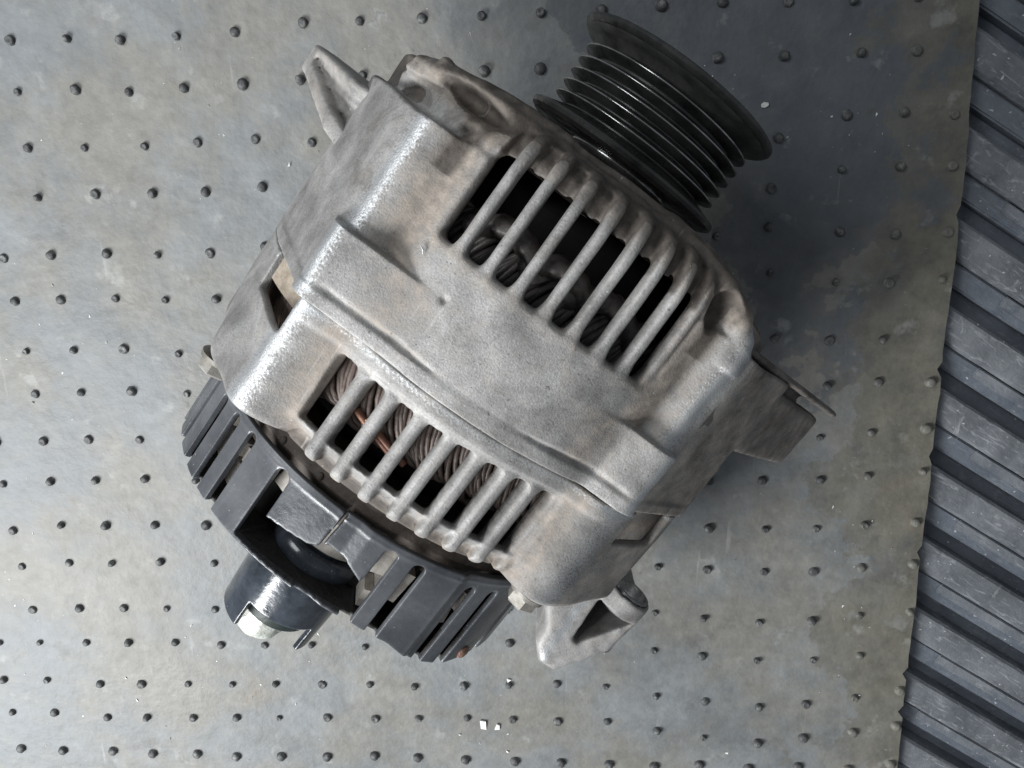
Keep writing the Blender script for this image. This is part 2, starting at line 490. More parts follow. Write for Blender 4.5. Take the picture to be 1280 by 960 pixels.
# ribbed plastic liner of the load bay
LZ = -12.5                                   # its floor, mm
RIB_A = math.radians(-31.0)
def liner_floor(bm):
    prism(bm, [(-700, -700), (700, -700), (700, 700), (-700, 700)], -4, 0)
liner = bm_obj('bay_floor', liner_floor, M_VALLEY)
liner.location = (0.05, 0, LZ*MM)
liner['kind'] = 'structure'
def rib_mesh():
    import bmesh
    bm = bmesh.new()
    prof = [(-6.2, -0.4), (-6.0, 7.4), (-4.9, 8.4), (-2, 8.8), (4.6, 8.6), (5.6, 7.8), (5.9, -0.4)]
    nseg = 60; L = 620.0
    rings = []
    r2 = random.Random(3)
    for i in range(nseg+1):
        x = -L/2 + L*i/nseg
        rings.append([bm.verts.new((x*MM, (y + r2.uniform(-.12, .12))*MM, (z + (r2.uniform(-.18, .18) if z > 1 else 0))*MM)) for y, z in prof])
    for i in range(nseg):
        for k in range(len(prof)-1):
            bm.faces.new((rings[i][k], rings[i+1][k], rings[i+1][k+1], rings[i][k+1]))
    bm.faces.new(rings[0][::-1]); bm.faces.new(rings[-1])
    bmesh.ops.recalc_face_normals(bm, faces=bm.faces)
    me = bpy.data.meshes.new('rib'); bm.to_mesh(me); bm.free()
    return me
ribme = rib_mesh()
first = True
for k in range(-12, 15):
    y0 = 33.5 - 29.35*k                       # crossing the line x = 140 mm
    o = link('rib', ribme, M_RIB, liner, True)
    if first: flat_shade(o, 30); first = False
    o.location = ((140 - 50)*MM, y0*MM, 0.0)
    o.rotation_euler = (0, 0, RIB_A)
# smooth flat bands between the ribs, each with a thin raised strip
def band_mesh():
    import bmesh
    bm = bmesh.new(); prism(bm, [(-310, 11.4), (310, 11.4), (310, 18.9), (-310, 18.9)], -0.5, 6.0)
    bmesh.ops.bevel(bm, geom=list(bm.edges), offset=0.7*MM, segments=2, affect='EDGES')
    me = bpy.data.meshes.new('band'); bm.to_mesh(me); bm.free(); return me
def strip_mesh():
    import bmesh
    bm = bmesh.new(); prism(bm, [(0, 14.6), (290, 14.6), (290, 18.6), (0, 18.6)], 5.9, 6.9)
    bmesh.ops.bevel(bm, geom=list(bm.edges), offset=0.45*MM, segments=2, affect='EDGES')
    me = bpy.data.meshes.new('strip'); bm.to_mesh(me); bm.free(); return me
bame = band_mesh(); stme = strip_mesh(); first = True
for k in range(-12, 15):
    y0 = 33.5 - 29.35*k
    o = link('band', bame, M_VALLEY, liner, True)
    o.location = ((140 - 50)*MM, y0*MM, 0.0); o.rotation_euler = (0, 0, RIB_A)
    if first: flat_shade(o, 30)
    if k >= 1:
        q = link('raised_strip', stme, M_STRIP, liner, True)
        if first or k == 1: flat_shade(q, 30)
        sx = random.uniform(-4, 7)
        q.location = ((140 - 50 + (sx+6)*math.cos(RIB_A))*MM, (y0 + (sx+6)*math.sin(RIB_A))*MM, 0.0); q.rotation_euler = (0, 0, RIB_A)
    first = False

# studded rubber sheet: a slightly wavy slab with a worn right edge
def sheet_top(x, y):
    return (0.45*np.sin(x*0.021 + 0.7)*np.sin(y*0.027 + 0.3) - 0.3 + 0.25*np.sin(x*0.055 + y*0.04))*np.clip((np.hypot(x+10, y+40)-60)/60, 0, 1)
def build_sheet():
    ys = np.linspace(-420, 300, 241)
    edge = 133.6 - (ys - 0)*0.0415 + np.where(ys > 0, -0.02*ys, 0)
    er = np.random.default_rng(5)
    jag = np.convolve(er.normal(0, 1, len(ys)+8), np.ones(5)/5, 'same')[4:-4]*0.55
    notch = (er.random(len(ys)) > 0.955)*er.uniform(0.8, 2.2, len(ys))
    edge = edge + jag - notch
    us = np.concatenate([np.linspace(0, 0.9, 150), np.linspace(0.9, 1, 40)[1:]])
    X = -480 + (edge[:, None] + 480)*us[None, :]
    Y = np.broadcast_to(ys[:, None], X.shape)
    Z = sheet_top(X, Y)
    n, m = X.shape
    top = np.stack([X, Y, Z], 2).reshape(-1, 3)
    idx = np.arange(n*m).reshape(n, m)
    q = np.stack([idx[:-1, :-1], idx[:-1, 1:], idx[1:, 1:], idx[1:, :-1]], 2).reshape(-1, 4)
    bot = top.copy(); bot[:, 2] = -3.6
    qb = q[:, ::-1] + n*m
    side = []
    rim = list(idx[0, :]) + list(idx[1:, -1]) + list(idx[-1, -2::-1]) + list(idx[-2:0:-1, 0])
    for i in range(len(rim)):
        a, b = rim[i], rim[(i+1) % len(rim)]
        side.append((a, a+n*m, b+n*m, b))
    V = np.concatenate([top, bot]); Q = np.concatenate([q, qb, np.array(side)])
    return V, Q
V, Q = build_sheet()
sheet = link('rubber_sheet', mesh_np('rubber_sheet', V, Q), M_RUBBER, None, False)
flat_shade(sheet, 40)
sheet['label'] = 'grey stained rubber sheet dotted with small studs, lying under the alternator'
sheet['category'] = 'rubber sheet'

MEAS = {1:[(3,-189.6,42.4),(4,-169.4,42.7),(5,-150.6,42.1),(6,-130.9,43.1),(7,-110.6,44.2),(8,-87.1,46.9),(9,-67.9,47.2),(10,-47.0,47.7),(11,-27.1,48.2),(12,-7.7,48.9),(13,12.0,49.6),(14,31.2,50.6),(15,50.5,51.3),(16,71.1,51.3)],
2:[(3,-189.8,25.7),(4,-169.1,26.4),(5,-150.1,25.5),(6,-130.3,26.7),(7,-109.4,27.8),(9,-67.7,30.3),(11,-26.5,31.3),(12,-7.8,31.9),(15,50.1,34.9),(16,71.4,35.2),(17,95.6,36.0),(18,113.1,36.5)],
3:[(3,-189.3,7.0),(4,-168.7,7.0),(5,-146.8,7.5),(6,-127.5,8.8),(7,-106.6,9.8),(8,-86.6,8.7),(16,71.9,9.9),(17,93.5,16.9),(18,111.6,17.8),(19,127.7,17.0)],
4:[(3,-188.4,-10.1),(4,-167.0,-8.9),(5,-146.0,-8.6),(6,-126.5,-8.0),(7,-105.5,-6.3),(16,71.0,-6.6),(17,93.7,-0.3),(18,112.6,0.7),(19,129.3,0.9)],
5:[(2,-205.8,-32.0),(3,-187.1,-30.7),(4,-165.7,-30.0),(5,-146.7,-30.4),(6,-127.1,-29.7),(16,71.4,-19.4),(17,95.5,-20.9),(19,131.3,-20.8)],
6:[(2,-204.4,-48.1),(3,-186.2,-47.3),(4,-164.7,-46.5),(5,-145.7,-46.9),(6,-126.5,-46.4),(16,73.3,-35.1),(17,96.0,-38.2),(19,131.5,-36.8)],
7:[(2,-203.5,-67.5),(3,-184.3,-66.6),(4,-164.3,-65.7),(5,-143.0,-67.3),(16,76.8,-58.4),(17,96.1,-59.0),(18,114.4,-58.5)],
8:[(2,-202.9,-84.4),(3,-184.1,-83.4),(4,-163.5,-82.4),(5,-141.7,-83.0),(17,97.1,-75.6),(18,114.9,-74.1),(19,133.0,-73.8)],
9:[(2,-202.7,-103.8),(3,-184.2,-102.8),(4,-163.3,-102.3),(17,96.6,-95.5),(18,114.8,-93.2),(19,134.1,-91.3)],
10:[(1,-222.6,-122.4),(2,-202.6,-120.9),(3,-183.8,-120.0),(4,-163.3,-118.8),(16,77.3,-113.2),(17,98.4,-112.3),(18,115.4,-110.2),(19,135.0,-107.8)],
11:[(1,-222.0,-142.9),(2,-201.0,-139.8),(3,-182.4,-139.6),(4,-161.9,-138.9),(5,-140.6,-138.3),(15,58.8,-133.5),(16,80.2,-133.2),(17,99.0,-132.3),(18,116.6,-130.1),(19,135.3,-128.5)],
12:[(1,-221.2,-159.3),(2,-200.4,-156.8),(3,-182.2,-156.5),(4,-161.7,-155.4),(5,-139.2,-155.4),(14,40.1,-150.3),(15,59.3,-151.0),(16,81.2,-151.3),(17,100.0,-150.6),(18,117.6,-148.3),(19,136.8,-145.9)],
13:[(1,-220.2,-179.6),(2,-199.3,-178.0),(3,-180.0,-177.3),(4,-161.7,-177.0),(5,-141.1,-176.9),(14,39.9,-170.6),(15,59.2,-172.3),(16,81.3,-173.6),(17,101.6,-172.1),(18,119.5,-169.2),(19,138.4,-166.7)],
14:[(0,-237.8,-196.3),(1,-219.8,-195.5),(2,-199.0,-194.6),(3,-180.2,-193.8),(4,-159.9,-193.0),(5,-140.2,-193.7),(6,-121.5,-193.3),(7,-101.2,-192.0),(8,-78.5,-191.8),(11,-18.1,-187.3),(14,40.4,-187.8),(15,59.7,-189.6),(16,81.8,-190.8),(17,103.8,-189.9),(18,121.9,-187.2),(19,139.4,-183.2)],
15:[(0,-239.5,-214.8),(1,-219.8,-214.3),(2,-196.1,-215.2),(3,-177.4,-214.3),(4,-156.7,-213.3),(5,-137.2,-212.8),(6,-118.3,-211.9),(7,-98.1,-211.4),(8,-77.4,-210.0),(9,-58.3,-209.9),(10,-37.3,-208.5),(11,-18.5,-207.2),(12,1.5,-205.9),(13,21.6,-206.1),(14,42.4,-209.4),(15,62.4,-211.1),(16,84.3,-212.7),(17,103.1,-210.7),(18,122.1,-207.1),(19,139.5,-202.8)],
16:[(0,-238.5,-231.6),(1,-219.3,-231.1),(2,-195.4,-232.4),(3,-177.2,-231.4),(4,-156.2,-230.4),(5,-136.8,-229.4),(6,-118.0,-228.8),(7,-96.8,-227.8),(8,-75.8,-227.1),(9,-57.1,-225.8),(10,-36.2,-224.3),(11,-16.8,-224.1),(12,2.1,-224.3),(13,22.9,-223.3),(14,43.6,-226.6),(15,63.0,-228.8),(16,85.4,-230.3),(17,103.7,-227.0),(18,123.4,-223.6),(19,140.2,-219.6)],
17:[(0,-237.9,-250.7),(1,-218.5,-250.9),(2,-195.4,-250.1),(3,-177.1,-250.4),(4,-156.5,-249.2),(5,-138.8,-249.5),(6,-118.5,-248.4),(7,-98.1,-247.7),(8,-77.1,-246.1),(9,-58.1,-245.9),(10,-37.2,-245.6),(11,-15.8,-245.2),(12,3.8,-245.0),(13,24.3,-245.0),(14,43.5,-244.8),(19,140.4,-238.5)],
}
LAT = dict(x0=-43.086, y0=-99.393, yaw=0.03147, a=16.823, b=19.952, sk=0.0104, p=20.0)
def lattice(i, j):
    n = i - 9
    Y = n/2*(LAT['a']+LAT['b']) if n % 2 == 0 else (n-1)/2*(LAT['a']+LAT['b']) + LAT['a']
    X = (j-10)*LAT['p'] + LAT['sk']*Y
    c, s = math.cos(LAT['yaw']), math.sin(LAT['yaw'])
    return LAT['x0'] + c*X + s*Y, LAT['y0'] + s*X - c*Y
def stud_mesh(seed):
    r = np.random.default_rng(seed)
    hgt = r.uniform(0.75, 1.0)
    prof = [(2.2, -0.25), (1.95, 0.6), (1.75, 1.35), (1.35, 1.85), (0.8, 2.1), (0.0, 2.15)]
    if seed % 3 == 1: prof = [(2.1, -0.25), (1.85, 0.5), (1.65, 1.15), (1.3, 1.5), (0.9, 1.42), (0.0, 1.1)]    # worn, dished
    n = 10; V = []; Q = []
    for rr, z in prof[:-1]:
        for k in range(n):
            t = 2*math.pi*k/n; w = rr*(1 + r.normal(0, 0.05))
            V.append((w*math.cos(t), w*math.sin(t), (z*hgt + (r.normal(0, 0.07) if z > 0 else 0))))
    V.append((0, 0, prof[-1][1]*hgt))
    for i in range(len(prof)-2):
        for k in range(n):
            l = (k+1) % n
            Q.append((i*n+k, i*n+l, (i+1)*n+l, (i+1)*n+k))
    b = (len(prof)-2)*n
    me = bpy.data.meshes.new('stud')
    me.from_pydata([tuple(np.array(v)*MM) for v in V], [], Q + [(b+k, b+(k+1) % n, len(V)-1) for k in range(n)])
    me.polygons.foreach_set('use_smooth', np.ones(len(me.polygons), bool))
    me.materials.append(M_STUD)
    return me
stud_meshes = [stud_mesh(s) for s in range(12)]
known = {(i, j): (x, y) for i, l in MEAS.items() for j, x, y in l}
spots = []
for i in range(1, 18):
    for j in range(0, 21):
        if (i, j) in known: x, y = known[(i, j)]
        else:
            x, y = lattice(i, j); x += random.uniform(-.8, .8); y += random.uniform(-.8, .8)
            # hidden under the alternator or outside the picture
            u = (x+22.2)*0.5867 + (y+46.5)*0.8088; w = (x+22.2)*0.8095 - (y+46.5)*0.5872
            if abs(w) < 30 and -50 < u < 40: continue
        if x > 133.6 - 0.0415*y - 2.0: continue
        spots.append((x, y))
extra = []
for i in range(-6, 26):
    for j in range(-8, 21):
        if 1 <= i <= 17 and 0 <= j <= 20: continue
        x, y = lattice(i, j)
        if x > 128 - 0.0415*y or not (-470 < x and -410 < y < 290): continue
        extra.append((x, y))
for n, (x, y) in enumerate(spots):
    if n >= 298: extra.append((x, y)); continue
    o = link('stud', stud_meshes[int(rng.integers(12))], None, sheet, False)
    s = random.choice((0.78, 0.86, 0.92, 0.96, 1.0, 1.04, 1.1))*random.uniform(.82, .92)
    o.location = (x*MM, y*MM, float(sheet_top(np.array(x), np.array(y)))*MM)
    o.rotation_euler = (0, 0, random.uniform(0, 6.28)); o.scale = (s, s, random.uniform(0.8, 1.15))
sm = stud_meshes[0]
co = np.array([v.co[:] for v in sm.vertices])/MM
VV = []; FF = []
for n, (x, y) in enumerate(extra):
    VV.append(co + np.array([x, y, float(sheet_top(np.array(x), np.array(y)))]))
    FF += [tuple(v + n*len(co) for v in p.vertices) for p in sm.polygons]
me = bpy.data.meshes.new('outer_studs')
me.from_pydata([tuple(v) for v in np.concatenate(VV)*MM], [], FF)
xo = link('outer_studs', me, M_STUD, sheet, True); xo['kind'] = 'stuff'

# ------------------------------------------------------------------ the alternator
ALT = thing('alternator', 'used car alternator with dusty aluminium housing, black grooved pulley and broken black rear cover', 'alternator')
ALT.matrix_world = Matrix(((0.80946778, 0.58669463, 0.02348031, -0.02217388),
                           (-0.5871643, 0.80882029, 0.03237008, -0.04645471),
                           (0.0, -0.03998933, 0.99920011, 0.0), (0, 0, 0, 1)))
OFF = (0.0, -2.639*MM, 65.947*MM)             # the shaft line, 66 mm above the sheet
def part(o):
    o.parent = ALT; o.location = OFF
    return o
PH0 = 4.5                                      # roll of the machine, degrees

def table(pts, sigma=1.0):
    x = np.arange(-200, 200.01, 0.25)
    p = sorted(pts)
    y = np.interp(x, [a for a, _ in p], [b for _, b in p])
    k = np.exp(-0.5*(np.arange(-24, 25)*0.25/sigma)**2); k /= k.sum()
    y = np.convolve(np.pad(y, 24, mode='edge'), k, 'valid')
    return x, y
def flank(side, a):
    """radius of the flat flank outside the crest; a = |phi'|"""
    if side < 0: return 61.0/np.cos(np.radians(np.clip(a-64.5, -60, 0)))
    return 66.6/np.cos(np.radians(a-46.5))
def section(crest, inner, right_wall=68.0, sig=1.1):
    pts = [(-200, 60.5), (-100, 60.5), (-72, 60.8)]
    for a in np.arange(64.5, 42, -2): pts.append((-a, flank(-1, a)))
    pts += [(-40.2, crest-0.5), (-38.4, crest), (-36.6, crest-0.5)]
    pts += [(p, r) for p, r in inner]
    pts += [(36.2, crest-0.6), (38.2, crest), (40, crest-0.2)]
    for a in np.arange(42, 69, 2): pts.append((a, flank(1, a)))
    for a in np.arange(71, 98, 3): pts.append((a, right_wall/math.sin(math.radians(a+PH0))))
    pts += [(112, 64), (125, 60.5), (200, 60.5)]
    return table(pts, sig)

def wob(s, ph, r, amp=0.10):
    return amp*(np.sin(s*0.31+ph*0.13) + np.sin(s*0.17-ph*0.21+1.3) + 0.6*np.sin(s*0.53+ph*0.37+2.1))

def grids(s0, s1, ds, r_fine, dr, r_lo, r_hi, pf=(-84, 84), dph=0.42, coarse=1.3):
    A0 = np.arange(s0, s1+ds, ds)
    A1 = np.concatenate([np.arange(-180, pf[0], coarse), np.arange(pf[0], pf[1], dph), np.arange(pf[1], 181.5, coarse)])
    A2 = np.concatenate([np.arange(r_lo, r_fine[0], 1.0), np.arange(r_fine[0], r_fine[1], dr), np.arange(r_fine[1], r_hi, 0.9)])
    return A0, A1, A2

# ---- front housing
def front_housing():
    A0, A1, A2 = grids(-4, 58, 0.46, (52, 70.5), 0.44, 38, 74)
    f32 = np.float32
    s = A0.astype(f32)[:, None, None]; ph = A1.astype(f32)[None, :, None]; r = A2.astype(f32)[None, None, :]
    p = ph - PH0
    # cross-sections
    lowx, low = section(68.9, [(-33.5, 66.3), (-27, 63.4), (-20.5, 61.5), (-8, 61.9), (8, 61.9), (20, 61.6), (26.5, 61.5), (29.5, 62.0), (32.0, 64.4), (35, 67.4)], sig=0.5)
    upx, up = section(66.0, [(-34.0, 63.6), (-31.5, 61.0), (-29.5, 60.2), (-26.5, 60.8), (-20.5, 61.5), (-8, 61.9), (8, 61.9), (20, 61.6), (26.5, 60.9), (31, 60.6), (33.8, 60.3), (36.0, 62.6)])
    rl = np.interp(p, lowx, low).astype(f32); ru = np.interp(p, upx, up).astype(f32)
    st = sstep(s, 14.45, 15.0)
    Rr = rl*(1-st) + ru*st                                     # ridged body
    # dome with a rounded shoulder
    dome = np.interp(p, *table([(-200, 60), (-45, 60), (-30, 60.2), (-22, 61.3), (0, 61.7), (22, 61.3), (30, 60.2), (45, 60), (200, 60)])).astype(f32)
    R1 = 11.0
    sh = np.clip(s-41.4, 0, R1-0.02)
    drop = R1 - np.sqrt(R1*R1 - sh*sh)
    slope = np.sqrt(R1*R1 - sh*sh)/R1
    Rd = dome - drop
    w = wob(s, ph, r)
    body = np.maximum((r - Rr + w)*0.93, s - 41.2 - 0.3*np.sin(ph*0.2))
    shd = (r - Rd + w)*np.maximum(slope, 0.35)
    half = np.abs(p) - np.interp(s, [0, 38, 42, 45.3, 49.1, 50.5, 51.5, 54], [33.5, 33.5, 33.5, 31.5, 26.5, 22.5, 17, 15]).astype(f32)
    domef = smax(smax(shd, s - 52.2, 1.2), half*1.05, 2.0)
    f = smin(body, domef, 1.6)
    # front plate behind the pulley: a lobed disc, its front face slanting back on the right
    rf = np.interp(p, *table([(-200, 57), (-75, 57), (-55, 58.2), (-42, 59.8), (-30, 58.0), (-20, 53), (-10, 50), (12, 50), (20, 52.5), (28, 58), (38, 61), (48, 61.5), (60, 61), (75, 58), (200, 57)], 2.0)).astype(f32)
    sf = np.interp(p, [-180, -60, -40, -20, 0, 20, 30, 42, 55, 180], [49, 50, 51, 52.6, 53.6, 53.4, 51.5, 47.5, 45.5, 47]).astype(f32)
    plate = smax(smax((r - rf + w)*0.97, s - sf, 1.2), 36 - s, 0.5)
    # step in the lobe's rim
    plate2 = smax(smax(r - rf + 2.6, s - sf - 1.6, 0.8), 36 - s, .5)
    plate = smin(plate, plate2, 0.7)
    f = smin(f, plate, 1.5)
    i0 = int(np.searchsorted(A0, 36.0))
    sub = A0[i0:].astype(f32)[:, None, None]
    xx = r*np.sin(np.radians(ph)); zz = r*np.cos(np.radians(ph))
    def rim(path, rad, k, ff):
        P = [(rr*math.sin(math.radians(a)), s_, rr*math.cos(math.radians(a))) for s_, a, rr in path]
        d = None
        for (x0, y0, z0), (x1, y1, z1) in zip(P[:-1], P[1:]):
            ex, ey, ez = x1-x0, y1-y0, z1-z0; L2 = ex*ex+ey*ey+ez*ez
            t = np.clip(((xx-x0)*ex + (sub-y0)*ey + (zz-z0)*ez)/L2, 0, 1)
            dd = np.sqrt((xx-x0-t*ex)**2 + (sub-y0-t*ey)**2 + (zz-z0-t*ez)**2)
            d = dd if d is None else smin(d, dd, 1.0)
        ff[i0:] = smin(ff[i0:], d - rad, k)
        return ff
    f = rim([(37.5, 43.0, 64.0), (42.5, 43.2, 63.0), (46.5, 40.0, 61.0), (49.2, 35.0, 57.5), (51.2, 28.0, 53.0), (52.2, 19.0, 48.5)], 2.7, 2.0, f)
    f = rim([(44.5, -54.0, 57.5), (47.6, -49.0, 59.9), (49.9, -40.5, 60.9), (51.0, -32.0, 58.0), (51.9, -23.0, 52.5), (52.3, -14.0, 48.6)], 2.4, 2.2, f)
    f = rim([(40.5, -33.5, 59.3), (44.6, -30.0, 58.9), (47.8, -25.5, 57.2), (50.0, -19.5, 54.0), (51.3, -12.0, 51.0)], 1.6, 1.2, f)
    f[i0:] += (0.30*np.sin((sub*0.9 + r*0.5)*2.3)*sstep(sub, 44, 46)*sstep(-p, 27, 36)*sstep(-p, 75, 60)).astype(f32)
    # kidney pockets either side of the dome
    for pc_, sc_, rs, wd, ws, dp in ((-34.5, 48.7, 61.5, 9.0, 2.3, 7.0), (30.8, 45.2, 60.8, 3.4, 5.0, 4.2)):
        e = np.sqrt(((p-pc_)/wd)**2 + ((s-sc_)/ws)**2 + ((r-rs)/dp)**2) - 1
        f = smax(f, -e*ws, 1.0)
    # seam lip and the crease behind it that dies out towards the middle
    lip = np.maximum(np.abs(s+0.9) - 1.6, np.abs(r - Rr) - 0.18)
    f = smin(f, lip, 0.5)
    cre = np.clip((np.abs(p) - 6.0)/14.0, 0, 1)*np.clip((37.5-np.abs(p))/3, 0, 1)
    gr = np.sqrt(((s-1.9)/(0.25+0.6*cre))**2 + ((r-Rr-0.7)/(0.6+0.7*cre))**2) - 1
    f = smax(f, -gr*0.6, 0.35)
    pit = np.sqrt(((s-14.8))**2 + (np.radians(ph-(-12.2))*61.5)**2 + (r-62.2)**2) - 1.05
    f = smax(f, -pit, 0.2)
    # hollow inside
    cav = smax(r - (Rd - 4.0), s - 46.0, 2.0)
    cav = np.maximum(cav, -50.0 - s)
    f = np.maximum(f, -cav)
    # vent window, bars, recesses
    u = np.radians(p)*61.0
    win = rbox2(s - 33.6 + 0.018*p, u - 0.9, 9.8, 27.6, 1.5)
    win = smax(win, 54.0 - r, .2)
    rec = smax(rbox2(s - 46.4, u - 0.9, 4.3, 26.8, 1.2), (Rd - 2.6 - 0.35*(47-s) - 0.22*np.sin(p*1.9) - 0.16*np.sin(s*1.3+p*0.7)) - r, 0.9)
    f = smax(f, -win, 1.6)
    f = smax(f, -rec, 0.7)
    bars = None
    centers = [-20.1 + 6.61*k for k in range(8)]
    for k, c in enumerate(centers):
        cc = c - 0.010*(s-24)*(c+20)/10
        d = rbox2(np.radians(p-cc)*60.0, (r - (Rd - 1.7 + w*0.5 + 0.15))*np.maximum(slope, .55), 1.25 + 0.7*sstep(s, 27, 22.5) + 0.35*sstep(s, 44, 50), 1.95, 1.15)
        d = smax(d, np.abs(s-37.0) - 15.0, 0.8)
        f = smin(f, d, 0.75)
    # sloping sill at the foot of each slot
    front_cut = -2.3 - s + 0.02*np.sin(ph*0.83)
    f = np.maximum(f, front_cut)
    f = np.maximum(f, 41.0 - r)
    V, Q = surfnet(f, A0, A1, A2)
    X = cyl2xyz(V); X = relax(X, Q, 1, 0.4); Q = orient(X, Q)
    pv = V[:, 1]-PH0; sv = V[:, 0]; rv = V[:, 2]
    dirt = 0.15 + 0.75*np.exp(-((np.abs(pv)-30)/5.0)**2)*(sv > 15) + 0.45*np.exp(-((np.abs(pv)-24)/6)**2)*(sv < 15)*(sv > 2) + 0.5*np.exp(-((sv-23)/2.0)**2)*(np.abs(pv) < 26)*0.6
    dirt += 0.5*sstep(sv, 43, 48)
    dirt += 0.35*(pv > 42)*(pv < 100)
    grime_dark = 0.5*sstep(sv, 46, 50) + 0.35*sstep(-pv, 24, 30)*sstep(sv, 41.6, 43)*(0.6+0.6*(rv < 59.5)) + 0.85*sstep(np.abs(((pv + 20.1 + 3.305) % 6.61) - 3.305), 1.3, 2.2)*sstep(sv, 41, 42.5)*(np.abs(pv) < 27.5) + 0.55*sstep(pv, 42, 50)*(pv < 110) + 0.75*np.exp(-((np.abs(pv)-31.5)/2.2)**2)*(sv > 34) + 0.35*np.exp(-((np.abs(pv)-32)/3.0)**2)*(sv > 15) + 0.6*(rv < 59)  # grime at the nose; darker brown in recesses and on right flank
    worn = 0.82*np.exp(-((np.abs(pv)-38.6)/2.4)**2)*(rv > 63) + 0.3*np.exp(-((sv-0.2)/0.9)**2)*(rv > 61.2) \
         + 0.25*np.exp(-((sv-22.5)/1.8)**2)*(np.abs(pv) < 27)*(rv > 60.6) + 0.22*(rv > Rd_of(sv) - 0.7)*(np.abs(pv) < 27)*(sv > 24)*(sv < 46)
    fc = V[Q].mean(1); fp = fc[:, 1]-PH0; fs = fc[:, 0]; fr = fc[:, 2]
    lab = np.zeros(len(Q), np.int32)
    for k, c in enumerate(centers[:7]):
        lab[(np.abs(fp-c+0.010*(fs-24)*(c+20)/10) < 1.75) & (fs > 25.2) & (fs < 43.6) & (fr > 53.5)] = k+1
    b = split_parts('front_housing', X, Q, lab, M_ALU, ALT, 'vent_bar', {'dirt': dirt, 'worn': worn, 'grime_dark': grime_dark})
    return part(b)
def Rd_of(s):
    sh = np.clip(s-41.4, 0, 10.98)
    return 61.5 - (11 - np.sqrt(121 - sh*sh))
front = front_housing()
for line in [[(9.7, -2.3), (8.9, -1.4), (8.5, -0.1), (7.8, 1.1), (6.3, 2.4)], [(6.1, -4.3), (5.2, -3.0), (4.8, -2.4)], [(19.3, -20.5), (20.0, -20.8), (20.4, -21.8)], [(17.6, -0.4), (18.0, -1.4), (18.6, -2.5)]]:
    P = np.array(line); P = np.stack([np.interp(np.linspace(0, len(P)-1, 14), np.arange(len(P)), P[:, d]) for d in (0, 1)], 1)
    V, Q = tube([((61.95-wob(s_, a_, 0))*math.sin(math.radians(a_)), s_, (61.95-wob(s_, a_, 0))*math.cos(math.radians(a_))) for s_, a_ in P], 0.22*np.sin(np.linspace(0.35, 2.8, 14))*np.array([1, .8, 1.2, .7, 1.1, 1, .8, 1.2, 1, .7, 1.1, .9, 1, 1]), 5)
    link('scratch', mesh_np('scratch', V, Q), M_SCR, front, False)

